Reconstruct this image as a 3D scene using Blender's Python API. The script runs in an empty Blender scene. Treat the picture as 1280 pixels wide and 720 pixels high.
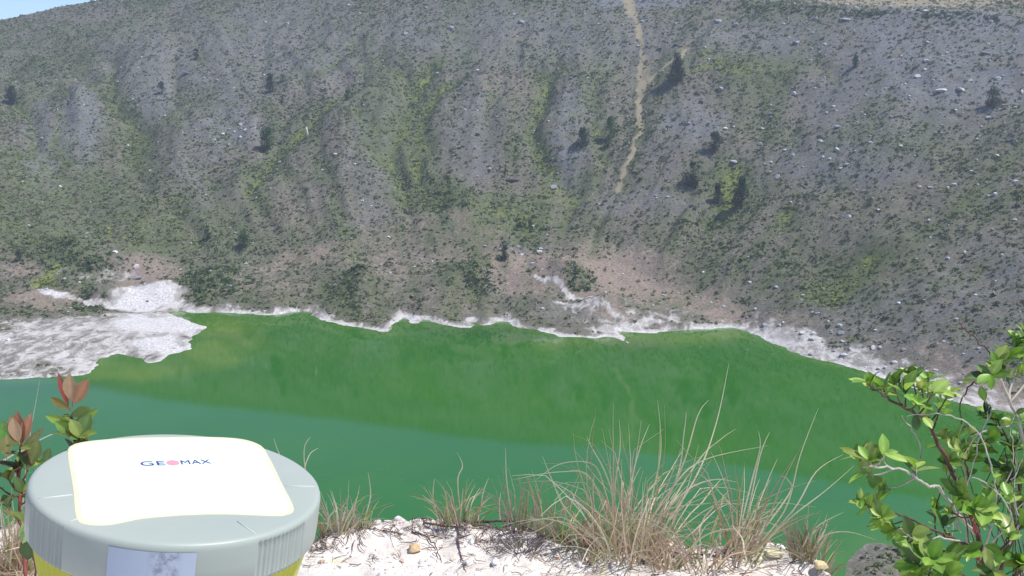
import bpy, math, random
import numpy as np
from mathutils import Vector, Matrix, Euler

random.seed(7); RNG = np.random.default_rng(11)
scene = bpy.context.scene
COL = scene.collection
PI = math.pi

# ------------------------------------------------------------------ camera
F = 1300.0; PITCH = math.radians(11.0); CAMZ = 100.0
CP, SP = math.cos(PITCH), math.sin(PITCH)
cam_d = bpy.data.cameras.new('camera'); cam = bpy.data.objects.new('camera', cam_d); COL.objects.link(cam)
cam_d.sensor_width = 36.0; cam_d.lens = 36.0 * F / 1280.0
cam_d.clip_start = 0.05; cam_d.clip_end = 20000
cam.location = (0, 0, CAMZ); cam.rotation_euler = (PI / 2 - PITCH, 0, 0)
scene.camera = cam

def ray(u, v):
    """direction through a picture point, forward component 1 (numpy ok)"""
    a = (np.asarray(u, float) - 640) / F; t = (360 - np.asarray(v, float)) / F
    return np.stack([a, CP + t * SP, -SP + t * CP], -1)
def at(u, v, depth):
    r = ray(u, v) * depth
    return Vector((float(r[..., 0]), float(r[..., 1]), float(r[..., 2] + CAMZ)))
def on_z(u, v, z):
    r = ray(u, v); k = (z - CAMZ) / r[..., 2]
    return np.stack([r[..., 0] * k, r[..., 1] * k], -1)
def project(P):
    x, y, z = P[..., 0], P[..., 1], P[..., 2] - CAMZ
    f = y * CP - z * SP; up = y * SP + z * CP
    f = np.where(f < .1, .1, f)
    return 640 + F * x / f, 360 - F * up / f, f

# ------------------------------------------------------------------ noise
def _h(ix, iy, s):
    n = (ix * 374761393 + iy * 668265263 + s * 1442695041) & 0xFFFFFFFF
    n = ((n ^ (n >> 13)) * 1274126177) & 0xFFFFFFFF
    n = n ^ (n >> 16)
    return (n & 0xFFFFFF) / float(0xFFFFFF)
def vn(x, y, s=0):
    x = np.asarray(x, float); y = np.asarray(y, float)
    ix = np.floor(x).astype(np.int64); iy = np.floor(y).astype(np.int64)
    fx = x - ix; fy = y - iy
    fx = fx * fx * (3 - 2 * fx); fy = fy * fy * (3 - 2 * fy)
    a = _h(ix, iy, s); b = _h(ix + 1, iy, s); c = _h(ix, iy + 1, s); d = _h(ix + 1, iy + 1, s)
    return (a + (b - a) * fx) * (1 - fy) + (c + (d - c) * fx) * fy
def fbm(x, y, o=4, s=0):
    r = 0; a = .5; t = 0
    for k in range(o):
        r = r + a * vn(x * 2 ** k + 13.7 * k, y * 2 ** k - 7.1 * k, s + k); t += a; a *= .5
    return r / t * 2 - 1
def sstep(a, b, x):
    t = np.clip((x - a) / (b - a), 0, 1); return t * t * (3 - 2 * t)

# ------------------------------------------------------------------ mesh helpers
class MB:
    def __init__(s): s.v = []; s.f = []; s.c = []; s.n = 0
    def add(s, V, Fc, col=None):
        V = np.asarray(V, float).reshape(-1, 3)
        s.v.append(V); s.f += [tuple(i + s.n for i in f) for f in Fc]; s.n += len(V)
        if col is not None: s.c.append(np.tile(np.asarray(col, float)[None, :3], (len(V), 1)) if np.ndim(col) == 1 else np.asarray(col, float))
    def build(s, name, mat, parent=None, smooth=True, loc=(0, 0, 0)):
        me = bpy.data.meshes.new(name); V = np.concatenate(s.v) if s.v else np.zeros((0, 3))
        me.from_pydata(V.tolist(), [], s.f); me.update()
        if s.c and sum(map(len, s.c)) == len(V): set_col(me, 'Col', np.concatenate(s.c))
        if smooth: me.polygons.foreach_set('use_smooth', [True] * len(me.polygons))
        return link(name, me, mat, parent, loc)
def set_col(me, name, C):
    at_ = me.color_attributes.new(name, 'FLOAT_COLOR', 'POINT')
    D = np.ones((len(C), 4)); D[:, :C.shape[1]] = C
    at_.data.foreach_set('color', D.ravel())
def link(name, me, mat, parent=None, loc=(0, 0, 0)):
    o = bpy.data.objects.new(name, me); COL.objects.link(o)
    if mat is not None: me.materials.append(mat)
    if parent is not None: o.parent = parent
    o.location = loc
    return o
def fast_mesh(name, V, Q, mat, parent=None, k=4, smooth=True):
    """V (n,3), Q (m,k) arrays"""
    me = bpy.data.meshes.new(name); n = len(V); m = len(Q)
    me.vertices.add(n); me.vertices.foreach_set('co', np.ascontiguousarray(V, np.float32).ravel())
    me.loops.add(m * k); me.loops.foreach_set('vertex_index', np.ascontiguousarray(Q, np.int32).ravel())
    me.polygons.add(m); me.polygons.foreach_set('loop_start', np.arange(0, m * k, k, dtype=np.int32))
    me.polygons.foreach_set('use_smooth', np.full(m, smooth))
    me.update(calc_edges=True)
    return link(name, me, mat, parent)
def tag(o, label=None, cat=None, group=None, kind=None):
    if label: o['label'] = label
    if cat: o['category'] = cat
    if group: o['group'] = group
    if kind: o['kind'] = kind
    return o
def empty(name, loc=(0, 0, 0), rz=0):
    o = bpy.data.objects.new(name, None); COL.objects.link(o); o.location = loc; o.rotation_euler = (0, 0, rz)
    o.empty_display_size = .1
    return o
def grid_faces(nx, ny):
    i = np.arange(nx - 1)[:, None] * ny + np.arange(ny - 1)[None, :]
    return np.stack([i, i + ny, i + ny + 1, i + 1], -1).reshape(-1, 4)
def tube(mb, pts, radii, n=6, col=None, cap=True):
    pts = [Vector(p) for p in pts]; rings = []
    up = Vector((0.13, .21, 1)).normalized(); V = []
    for i, p in enumerate(pts):
        t = (pts[min(i + 1, len(pts) - 1)] - pts[max(i - 1, 0)]).normalized()
        a = t.cross(up)
        if a.length < .05: a = t.cross(Vector((1, 0, 0)))
        a.normalize(); b = t.cross(a)
        for k in range(n):
            th = 2 * PI * k / n
            V.append(p + (a * math.cos(th) + b * math.sin(th)) * radii[i])
    Fc = []
    for i in range(len(pts) - 1):
        for k in range(n):
            Fc.append((i * n + k, i * n + (k + 1) % n, (i + 1) * n + (k + 1) % n, (i + 1) * n + k))
    if cap: Fc.append(tuple(range(n))[::-1]); Fc.append(tuple((len(pts) - 1) * n + k for k in range(n)))
    mb.add([tuple(v) for v in V], Fc, col)
def crom(P, n=6):
    P = [Vector(p) for p in P]; out = []
    for i in range(len(P) - 1):
        p0 = P[max(i - 1, 0)]; p1 = P[i]; p2 = P[i + 1]; p3 = P[min(i + 2, len(P) - 1)]
        for k in range(n):
            t = k / n
            out.append(.5 * ((2 * p1) + (p2 - p0) * t + (2 * p0 - 5 * p1 + 4 * p2 - p3) * t * t + (3 * p1 - p0 - 3 * p2 + p3) * t ** 3))
    out.append(P[-1]); return out

# ------------------------------------------------------------------ materials
class NT:
    def __init__(s, name, rough=.9, spec=.2):
        s.m = bpy.data.materials.new(name); s.m.use_nodes = True; s.t = s.m.node_tree
        s.b = s.t.nodes['Principled BSDF']; s.o = s.t.nodes['Material Output']
        s.b.inputs['Roughness'].default_value = rough; s.b.inputs['Specular IOR Level'].default_value = spec
        s.geo = None
    def n(s, t, **k):
        nd = s.t.nodes.new(t)
        for a, b in k.items(): setattr(nd, a, b)
        return nd
    def l(s, a, b): s.t.links.new(a, b)
    def put(s, sock, v):
        if hasattr(v, 'is_output'): s.l(v, sock)
        elif isinstance(v, (tuple, list)): sock.default_value = tuple(v) + ((1,) if len(v) == 3 and sock.type == 'RGBA' else ())
        else: sock.default_value = v
    def pos(s):
        if s.geo is None: s.geo = s.n('ShaderNodeNewGeometry')
        return s.geo.outputs['Position']
    def noise(s, scale, det=4, rough=.6, vec=None, dist=0):
        nd = s.n('ShaderNodeTexNoise'); nd.inputs['Scale'].default_value = scale; nd.inputs['Detail'].default_value = det
        nd.inputs['Roughness'].default_value = rough; nd.inputs['Distortion'].default_value = dist
        s.l(vec if vec is not None else s.pos(), nd.inputs['Vector']); return nd.outputs['Fac']
    def vor(s, scale, vec=None, feature='F1'):
        nd = s.n('ShaderNodeTexVoronoi', feature=feature); nd.inputs['Scale'].default_value = scale
        s.l(vec if vec is not None else s.pos(), nd.inputs['Vector']); return nd
    def scalev(s, v3, vec=None):
        nd = s.n('ShaderNodeVectorMath', operation='MULTIPLY'); s.l(vec if vec is not None else s.pos(), nd.inputs[0]); nd.inputs[1].default_value = v3
        return nd.outputs[0]
    def math(s, op, a, b=0.0, c=None, clamp=False):
        nd = s.n('ShaderNodeMath', operation=op, use_clamp=clamp); s.put(nd.inputs[0], a); s.put(nd.inputs[1], b)
        if c is not None: s.put(nd.inputs[2], c)
        return nd.outputs[0]
    def rng(s, v, a, b, c=0.0, d=1.0, smooth=True):
        nd = s.n('ShaderNodeMapRange', interpolation_type='SMOOTHSTEP' if smooth else 'LINEAR'); s.put(nd.inputs[0], v)
        for i, x in enumerate((a, b, c, d)): nd.inputs[i + 1].default_value = x
        return nd.outputs[0]
    def mix(s, f, a, b, mode='MIX'):
        nd = s.n('ShaderNodeMix', data_type='RGBA', blend_type=mode); s.put(nd.inputs[0], f)
        s.put(nd.inputs[6], a); s.put(nd.inputs[7], b); return nd.outputs[2]
    def attr(s, name):
        nd = s.n('ShaderNodeAttribute', attribute_name=name); return nd
    def sep(s, c):
        nd = s.n('ShaderNodeSeparateColor'); s.l(c, nd.inputs[0]); return nd.outputs
    def bump(s, h, strength=.5, dist=.1):
        nd = s.n('ShaderNodeBump'); s.l(h, nd.inputs['Height']); nd.inputs['Strength'].default_value = strength; nd.inputs['Distance'].default_value = dist
        s.l(nd.outputs[0], s.b.inputs['Normal'])
    def col(s, c): s.put(s.b.inputs['Base Color'], c)

def mat_simple(name, c, rough=.7, spec=.3, var=.12, scale=40, bump=0, bd=.002):
    m = NT(name, rough, spec); n = m.noise(scale, 4)
    f = m.rng(n, .25, .75, 1 - var * 1.3, 1 + var, False)
    mm = m.n('ShaderNodeVectorMath', operation='SCALE'); mm.inputs[0].default_value = c; m.l(f, mm.inputs['Scale'])
    m.col(mm.outputs[0])
    if bump: m.bump(n, bump, bd)
    return m.m
def mat_vcol(name, rough=.7, spec=.25, var=.15, scale=30, trans=0, tint=(1.0, 1.15, .45)):
    m = NT(name, rough, spec); a = m.attr('Col').outputs['Color']; n = m.noise(scale, 3)
    f = m.rng(n, .25, .75, 1 - var, 1 + var, False)
    mm = m.n('ShaderNodeVectorMath', operation='SCALE'); m.l(a, mm.inputs[0]); m.l(f, mm.inputs['Scale'])
    m.col(mm.outputs[0])
    if trans:
        tr = m.n('ShaderNodeBsdfTranslucent'); tn_ = m.mix(1.0, mm.outputs[0], tint, 'MULTIPLY'); m.l(tn_, tr.inputs[0])
        mx = m.n('ShaderNodeMixShader'); mx.inputs[0].default_value = trans
        m.l(m.b.outputs[0], mx.inputs[1]); m.l(tr.outputs[0], mx.inputs[2]); m.l(mx.outputs[0], m.o.inputs[0])
    return m.m

# ------------------------------------------------------------------ shoreline of the lake (map coordinates)
shore_px = [(-260, 500), (-120, 480), (0, 475), (34, 474), (70, 472), (100, 470), (114, 467), (122, 457), (123, 448), (134, 447), (146, 443), (160, 446), (174, 448), (188, 453),
            (202, 451), (212, 444), (226, 441), (240, 436), (234, 427), (245, 418), (259, 408), (247, 404), (234, 401), (215, 394), (214, 390), (228, 388), (246, 391), (269, 390), (300, 391),
            (336, 394), (366, 390), (386, 389), (394, 394), (403, 399), (418, 403), (430, 407), (440, 408), (462, 412), (487, 416), (488, 408), (505, 398), (515, 404), (526, 404), (532, 400), (540, 403),
            (555, 407), (575, 409), (590, 410), (591, 402), (604, 406), (613, 406), (622, 402), (638, 403), (649, 410), (668, 412), (689, 417), (700, 420), (716, 422), (743, 423), (758, 420), (770, 423), (786, 429),
            (779, 420), (774, 413), (795, 416), (815, 417), (838, 414), (860, 413), (892, 411), (915, 410), (928, 412), (946, 419), (964, 426), (986, 438), (1008, 446), (1037, 453), (1060, 459), (1080, 465), (1109, 475),
            (1140, 485), (1175, 497), (1215, 507), (1250, 513), (1280, 520), (1360, 545), (1450, 590)]
L = [tuple(p) for p in on_z([p[0] for p in shore_px], [p[1] for p in shore_px], 0.0)]
L += [(190, 245), (170, 222)]
L += [tuple(p) for p in on_z([1420, 1340, 1240, 1175, 1156, 1147, 1138, 1122, 1102, 1085, 1066, 1056, 1052, 1048], [700, 745, 775, 765, 735, 708, 690, 682, 679, 682, 689, 700, 714, 745], 0.0)]
L += [(40, 196), (0, 205), (-50, 214), (-100, 222), (-150, 235), (-200, 265), (-235, 300)]
L = np.array(L)

def poly_sdist(X, Y, P):
    """signed distance, positive OUTSIDE polygon P"""
    d = np.full(X.shape, 1e9); inside = np.zeros(X.shape, bool); n = len(P)
    for i in range(n):
        ax, ay = P[i]; bx, by = P[(i + 1) % n]
        ex, ey = bx - ax, by - ay
        t = np.clip(((X - ax) * ex + (Y - ay) * ey) / (ex * ex + ey * ey + 1e-9), 0, 1)
        d = np.minimum(d, (X - ax - t * ex) ** 2 + (Y - ay - t * ey) ** 2)
        c = ((ay > Y) != (by > Y)) & (X < (bx - ax) * (Y - ay) / (by - ay + 1e-12) + ax)
        inside ^= c
    return np.sqrt(d) * np.where(inside, -1, 1)

# ------------------------------------------------------------------ crater profile by direction from its centre
CX, CY = -20.0, 330.0
def polar(x, y):
    return np.arctan2(y - CY, x - CX), np.hypot(x - CX, y - CY)
ctrl = []   # phi, r_shore, r_break, z_break, r_rim, z_rim
for (u, vs, vb, D, vr) in [(-120, 404, 350, 905, 32), (0, 398, 340, 905, 25), (100, 394, 330, 900, 1), (200, 391, 325, 888, -12), (300, 391, 335, 850, -10), (400, 396, 340, 812, -5),
                           (520, 402, 325, 770, -6), (640, 408, 318, 738, -6), (740, 415, 335, 715, 1), (850, 412, 368, 700, -3), (1000, 441, 412, 640, 9), (1140, 483, 455, 595, 17), (1280, 518, 485, 560, 24), (1400, 560, 520, 525, 28)]:
    a = ray(u, vs); ys = -CAMZ * a[1] / a[2]; xs = ys * a[0] / a[1]
    # break: slope .25 beyond shore along the view column
    b = ray(u, vb); kb = b[2] / b[1]; yb = (CAMZ + .25 * ys) / (.25 - kb); zb = CAMZ + kb * yb; xb = yb * b[0] / b[1]
    c = ray(u, vr); zr = CAMZ + D * c[2] / c[1]; xr = D * c[0] / c[1]
    ph = [float(polar(*q)[0]) for q in ((xs, ys), (xb, yb), (xr, D))]; rr = [float(polar(*q)[1]) for q in ((xs, ys), (xb, yb), (xr, D))]
    ctrl.append((ph, rr, float(zb), float(zr)))
def tab(k):
    ph = [c[0][k] for c in ctrl]; r = [c[1][k] for c in ctrl]
    return ph, r
NEAR = [(-PI * .5, 118, 175, 26, 326, 97.5), (-PI * .25, 140, 190, 22, 370, 106), (-PI * .08, 175, 225, 24, 430, 118), (-PI * .75, 160, 205, 24, 360, 104), (-PI * .95, 215, 260, 26, 430, 125)]
def periodic(phs, vals, extra):
    A = sorted([(p, v) for p, v in zip(phs, vals)] + extra)
    p = np.array([a[0] for a in A]); v = np.array([a[1] for a in A])
    keep = np.concatenate([[True], np.diff(p) > .02]); p = p[keep]; v = v[keep]
    p = np.concatenate([p - 2 * PI, p, p + 2 * PI]); v = np.tile(v, 3)
    g = np.linspace(-PI, PI, 721); w = np.interp(g, p, v)
    k = np.hanning(17); k /= k.sum()
    w = np.convolve(np.concatenate([w[-21:-1], w, w[1:21]]), k, 'same')[20:-20]
    return lambda q: np.interp(q, g, w)
f_rs = periodic(*tab(0), [(n[0], n[1]) for n in NEAR])
f_rb = periodic(*tab(1), [(n[0], n[2]) for n in NEAR])
f_zb = periodic(tab(1)[0], [c[2] for c in ctrl], [(n[0], n[3]) for n in NEAR])
f_rr = periodic(*tab(2), [(n[0], n[4]) for n in NEAR])
f_zr = periodic(tab(2)[0], [c[3] for c in ctrl], [(n[0], n[5]) for n in NEAR])

def base_height(X, Y):
    ph, r = polar(X, Y)
    rs, rb, zb, rr, zr = f_rs(ph), f_rb(ph), f_zb(ph), f_rr(ph), f_zr(ph)
    near = sstep(-.25, -.8, np.sin(ph))
    t = np.clip((r - rb) / (rr - rb), 0, 1)
    wall = zb + (zr - zb) * (t ** (1.06 + .75 * near))
    z = np.where(r < rs, -(rs - r) * .12, np.where(r < rb, zb * (r - rs) / (rb - rs), wall))
    o = r - rr
    right = sstep(-.2, .35, np.cos(ph)) * sstep(0, .5, np.sin(ph))
    outer = zr + right * np.clip(o, 0, 90) * .22 - np.clip(o - 90 * right, 0, 2500) * (.11 + .3 * (1 - right))
    outer = np.maximum(outer, -20)
    return np.where(o > 0, outer, z), ph, r, t, o, near

# tensor grid
def axis(a, b, step, lo, hi, g=1.12, lohold=None):
    mid = np.arange(a, b + step, step); up = [mid[-1]]; s = step
    while up[-1] < hi: s *= g; up.append(up[-1] + s)
    dn = [mid[0]]; s = step
    while dn[-1] > lo: s *= g; dn.append(dn[-1] - s)
    return np.concatenate([dn[1:][::-1], mid, up[1:]])
gx = axis(-420, 385, 1.35, -3000, 3000)
gy1 = np.arange(-10, 16, 2.0)
gy = axis(345, 915, 1.25, 346, 3600)
gy = gy[gy >= 345]
gy = np.concatenate([np.array([-3000, -1500, -700, -300, -120, -50, -22]), gy1, np.arange(18, 160, 6.0), np.arange(160, 345, 1.6), gy])
GX, GY = np.meshgrid(gx, gy, indexing='ij')
Z0, PH, R, T, O, NEARW = base_height(GX, GY)

def interp(Zg, x, y):
    x = np.asarray(x, float); y = np.asarray(y, float)
    i = np.clip(np.searchsorted(gx, x) - 1, 0, len(gx) - 2); j = np.clip(np.searchsorted(gy, y) - 1, 0, len(gy) - 2)
    fx = np.clip((x - gx[i]) / (gx[i + 1] - gx[i]), 0, 1); fy = np.clip((y - gy[j]) / (gy[j + 1] - gy[j]), 0, 1)
    return (Zg[i, j] * (1 - fx) + Zg[i + 1, j] * fx) * (1 - fy) + (Zg[i, j + 1] * (1 - fx) + Zg[i + 1, j + 1] * fx) * fy
def hit(Zg, u, v):
    """points of the terrain seen at picture points"""
    u = np.atleast_1d(np.asarray(u, float)); v = np.atleast_1d(np.asarray(v, float))
    r = ray(u, v); lo = np.full(u.shape, 235.0); hi = np.full(u.shape, np.nan)
    for k in np.arange(235, 1150, 3.0):
        P = r * k; below = (P[:, 2] + CAMZ) < interp(Zg, P[:, 0], P[:, 1])
        new = below & np.isnan(hi); hi[new] = k
    hi = np.where(np.isnan(hi), 900, hi); lo = hi - 3
    for _ in range(10):
        m = (lo + hi) / 2; P = r * m[:, None]; b = (P[:, 2] + CAMZ) < interp(Zg, P[:, 0], P[:, 1])
        hi = np.where(b, m, hi); lo = np.where(b, lo, m)
    P = r * hi[:, None]; P[:, 2] = interp(Zg, P[:, 0], P[:, 1]); return P

# signed distance to the shoreline
SD = np.full(GX.shape, 400.0)
ii = (gx > -480) & (gx < 420); jj = (gy > 120) & (gy < 640)
sub = np.ix_(ii, jj)
sd = poly_sdist(GX[sub], GY[sub], L)
sd = sd + (fbm(GX[sub] / 9, GY[sub] / 9, 4, 5) * 2.2 + fbm(GX[sub] / 3.2, GY[sub] / 3.2, 3, 6) * 1.5) * np.exp(-np.abs(sd) / 25)
SD[sub] = sd
Z = np.maximum(Z0, 0)
# ridges and gullies as polylines over the wall
gullies = [([(142, 68), (140, 100), (150, 128), (172, 170), (166, 230)], 4, 7, 1.0), ([(83, 96), (86, 140), (75, 190), (83, 230)], 3, 6, .8), ([(22, 125), (42, 160), (60, 266)], 3, 6, .9),
           ([(12, 112), (22, 130), (35, 150), (58, 180)], 2, 6, .6), ([(470, 92), (430, 133), (405, 152), (387, 165), (366, 181), (350, 190), (320, 237), (292, 266)], 5, 6, 1.0), ([(217, 70), (217, 100), (226, 140)], 3, 5, .6),
           ([(478, 50), (481, 90), (510, 120)], 3, 5, .7), ([(450, 40), (438, 70), (400, 98), (370, 110)], 3, 6, .8), ([(568, 50), (520, 110), (507, 160), (490, 205), (499, 235), (520, 260)], 5, 7, 1.1),
           ([(590, 84), (548, 126), (530, 159), (523, 215), (540, 255), (570, 275)], 4, 6, 1.1), ([(452, 140), (463, 165), (467, 190), (494, 222), (520, 245)], 4, 6, 1.0),
           ([(617, 110), (618, 140), (612, 170), (609, 205)], 2, 4, .7), ([(668, 90), (680, 105), (674, 144), (672, 180), (678, 212), (700, 242)], 6, 5, 1.1),
           ([(696, 60), (700, 80), (705, 110)], 2, 5, .7), ([(735, 100), (743, 160), (741, 195), (762, 215)], 3, 5, .7), ([(380, 95), (376, 130), (368, 150)], 2, 5, .4),
           ([(1010, 50), (1030, 80), (1060, 95)], 2, 8, .6), ([(1130, 92), (1150, 130), (1140, 170)], 3, 8, .5), ([(1250, 140), (1195, 190), (1170, 220)], 3, 7, .5), ([(955, 205), (990, 190), (1000, 150)], 2, 5, .6),
           ([(905, 205), (912, 225), (905, 262), (880, 290)], 3, 9, 1.0), ([(990, 250), (990, 275), (985, 290)], 2, 6, .8), ([(1110, 295), (1075, 330), (1035, 365), (1000, 382)], 3, 9, 1.0),
           ([(875, 60), (860, 80), (905, 85), (960, 70), (1020, 90)], 1, 9, .7), ([(825, 70), (835, 95), (815, 130)], 1, 7, .6), ([(335, 30), (330, 80), (325, 120)], 2, 5, .5)]
ridges = [([(452, 118), (445, 170), (430, 240), (420, 300)], 9, 26), ([(560, 262), (620, 300), (690, 340), (760, 385)], 5, 20), ([(105, 108), (100, 150), (95, 200)], 7, 17), ([(190, 45), (178, 90), (160, 115)], 5, 14), ([(595, 95), (600, 150), (590, 210)], 6, 22),
          ([(725, 90), (720, 150), (730, 215)], 5, 20), ([(890, 40), (850, 130), (830, 200)], 6, 25), ([(250, 150), (215, 220), (200, 280)], 5, 20), ([(40, 110), (30, 130)], 3, 15), ([(860, 180), (845, 250)], 4, 22),
          ([(1190, 60), (1110, 170), (1080, 240)], 5, 30), ([(400, 60), (360, 120)], 4, 18), ([(310, 210), (270, 300)], 4, 18)]
def seg_dist(P, X=GX, Y=GY, pad=60):
    D = np.full(X.shape, 1e9); TT = np.zeros(X.shape)
    m = (X > P[:, 0].min() - pad) & (X < P[:, 0].max() + pad) & (Y > P[:, 1].min() - pad) & (Y < P[:, 1].max() + pad)
    xs, ys = X[m], Y[m]; d = np.full(xs.shape, 1e9); tt = np.zeros(xs.shape); n = len(P) - 1
    for i in range(n):
        e = P[i + 1, :2] - P[i, :2]
        t = np.clip(((xs - P[i, 0]) * e[0] + (ys - P[i, 1]) * e[1]) / (e @ e + 1e-9), 0, 1)
        q = np.hypot(xs - P[i, 0] - t * e[0], ys - P[i, 1] - t * e[1]); b = q < d
        d = np.where(b, q, d); tt = np.where(b, (i + t) / n, tt)
    D[m] = d; TT[m] = tt; return D, TT
WX = GX + fbm(GX / 22, GY / 22, 3, 41) * 7; WY = GY + fbm(GX / 22, GY / 22, 3, 43) * 7
env = sstep(0, .12, T) * sstep(1.0, .8, T)
far = 1 - NEARW
relief = np.zeros(GX.shape); GREEN = np.zeros(GX.shape); YEL = np.zeros(GX.shape); GUL = np.zeros(GX.shape)
for pl, dep, w, g in gullies:
    P = hit(Z0, [p[0] for p in pl], [p[1] for p in pl]); D, TT = seg_dist(P, WX, WY)
    taper = np.clip(np.minimum(TT, 1 - TT) * 5 + .25, 0, 1)
    relief -= .7 * dep * np.exp(-(D / w) ** 2) * taper
    GREEN = np.maximum(GREEN, g * np.exp(-(D / (w * 1.6)) ** 2) * taper); YEL = np.maximum(YEL, g * np.exp(-(D / (w * .7)) ** 2) * taper)
    GUL = np.maximum(GUL, np.exp(-(D / (w * .5)) ** 2) * taper * dep / 6)
for pl, hgt, w in ridges:
    P = hit(Z0, [p[0] for p in pl], [p[1] for p in pl]); D, TT = seg_dist(P, WX, WY, 110)
    relief += 1.0 * hgt * np.maximum(0, 1 - D / w / 1.6) * np.clip(np.minimum(TT * 6, (1 - TT) * 2) + .3, 0, 1)
arc = PH * 430
wx = arc + fbm(GX / 60, GY / 60, 3, 3) * 16
ridged = 1 - np.abs(fbm(wx / 30, R / 240, 3, 21)) * 2.6
ridged2 = 1 - np.abs(fbm(wx / 11, R / 110, 3, 29)) * 2.6
relief += env * far * (ridged * 2.4 * (.35 + .9 * vn(GX / 90, GY / 90, 33)) * sstep(230, 20, GX) + ridged2 * .8 * sstep(260, 60, GX))
relief += env * (fbm(GX / 34, GY / 34, 4, 9) * 3.0)
low = sstep(0, 25, SD) * sstep(.5, .0, T)
relief += fbm(GX / 26, GY / 26, 4, 15) * 3.2 * low * (T < .5)
small = fbm(GX / 5.5, GY / 5.5, 4, 31) * .75
relief += small * sstep(1, 14, SD) * (.5 + .5 * far) + NEARW * 3.0 * fbm(GX / 8, GY / 8, 5, 19) * sstep(1, 8, SD)
# rim irregularities
rimn = np.exp(-(O / 26) ** 2)
relief += rimn * far * fbm(wx / 26, R / 60, 4, 77) * 1.6
# low mounds by the shore
for (u, v, h, wxx, wyy) in [(105, 322, 9, 24, 16), (132, 374, 6.5, 11, 8), (455, 362, 8, 17, 14), (600, 350, 9, 22, 15), (715, 352, 7, 13, 10), (545, 375, 4, 18, 9), (350, 372, 5, 20, 10), (755, 385, 4, 13, 7),
                            (640, 385, 4, 14, 7), (25, 380, 4, 22, 14), (760, 408, 2.6, 6, 3), (205, 365, 3, 10, 10), (870, 402, 1.2, 10, 6), (270, 352, 5, 16, 12)]:
    p = hit(Z0, u, v)[0]
    q = ((GX - p[0]) / wxx) ** 2 + ((GY - p[1]) / wyy) ** 2
    relief += h * np.exp(-q) * (1 + .35 * fbm(GX / 7, GY / 7, 3, 60))
Zc = Z0 + relief
beach = np.where(SD > 0, np.minimum(.10 * SD, 2.2 + .012 * SD) + .45 * np.maximum(fbm(GX / 6, GY / 3.2, 4, 8), -.2) * sstep(1, 9, SD), np.maximum(-4, .13 * SD))
cap = .04 + (.42 - .30 * NEARW + .22 * NEARW * fbm(GX / 6, GY / 6, 4, 23)) * SD + np.clip(SD, 0, None) ** 2 * .006
Z = np.where(SD > 0, np.maximum(np.minimum(Zc, cap), beach), np.minimum(beach, -.02))
# dig the ground away under the ledge the camera stands on
Z = np.where((np.abs(GX) < 12) & (GY > -12) & (GY < 8), np.minimum(Z, 96.6), Z)
ZT = Z

# ------------------------------------------------------------------ what grows or lies where (map coordinates)
def patch(u, v, ru, rv, w=1.0, ang=0):
    c = hit(ZT, u, v)[0]; e = hit(ZT, [u - ru, u + ru, u, u], [v, v, v - rv, v + rv])
    if ang:
        ca, sa = math.cos(math.radians(ang)), math.sin(math.radians(ang))
        e = hit(ZT, [u + ru * ca, u - ru * ca, u - rv * sa, u + rv * sa], [v + ru * sa, v - ru * sa, v + rv * ca, v - rv * ca])
    ax = (e[1, :2] - e[0, :2]) / 2; ay = (e[2, :2] - e[3, :2]) / 2
    M = np.array([[ax[0], ay[0]], [ax[1], ay[1]]])
    try: Mi = np.linalg.inv(M)
    except Exception: return np.zeros(GX.shape)
    dx = WX2 - c[0]; dy = WY2 - c[1]
    q = (Mi[0, 0] * dx + Mi[0, 1] * dy) ** 2 + (Mi[1, 0] * dx + Mi[1, 1] * dy) ** 2
    return w * sstep(1.45, .55, np.sqrt(q))
WX2 = GX + fbm(GX / 12, GY / 12, 4, 51) * 9; WY2 = GY + fbm(GX / 12, GY / 12, 4, 53) * 9
WHITE = np.zeros(GX.shape); PINK = WHITE.copy(); TAN = WHITE.copy(); ROCK = WHITE.copy(); DARKG = WHITE.copy()
def mx(A, B): return np.maximum(A, B)
n20 = fbm(GX / 20, GY / 20, 4, 71); n8 = fbm(GX / 8, GY / 8, 3, 72)
# general green cover: left and lower wall
GREEN = mx(GREEN, .50 + .36 * n20 + .42 * fbm(wx / 15, R / 150, 3, 37) * far)
YEL = np.maximum(0, YEL * (.55 + .75 * n8) - .05)
for a in [(60, 250, 150, 70, .75), (180, 290, 160, 45, .8), (340, 300, 130, 40, .6), (630, 275, 70, 42, 1.0), (560, 250, 60, 30, .9), (720, 280, 60, 25, .6), (60, 60, 60, 25, .5), (150, 60, 50, 40, .6), (90, 325, 55, 30, .95), (250, 350, 45, 25, .9),
          (900, 80, 90, 25, .55), (700, 100, 60, 40, .4), (830, 110, 30, 50, .5), (770, 150, 25, 60, .5), (910, 230, 40, 30, .7), (1040, 350, 60, 30, .75), (1150, 300, 120, 60, .45), (1220, 240, 60, 80, .5), (1000, 300, 120, 60, .4), (870, 300, 80, 60, .35),
          (440, 355, 22, 30, .9), (715, 350, 24, 20, .95), (590, 345, 40, 22, .9), (470, 300, 70, 40, .45), (300, 200, 80, 60, .3), (690, 375, 30, 20, .5), (340, 380, 60, 9, .6)]:
    GREEN = mx(GREEN, patch(*a) * (.85 + .3 * n8))
for a in [(640, 285, 50, 28, .55), (35, 225, 60, 30, .35), (700, 250, 40, 15, .6), (60, 345, 30, 9, 1.1, -30), (915, 228, 16, 13, .8), (1040, 360, 50, 14, .45, -20), (900, 85, 60, 10, .6), (200, 280, 60, 30, .35), (440, 365, 15, 20, .4), (480, 40, 30, 20, .25),
          (700, 350, 16, 10, .4), (590, 305, 30, 10, .5)]:
    YEL = mx(YEL, patch(*a))
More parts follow.
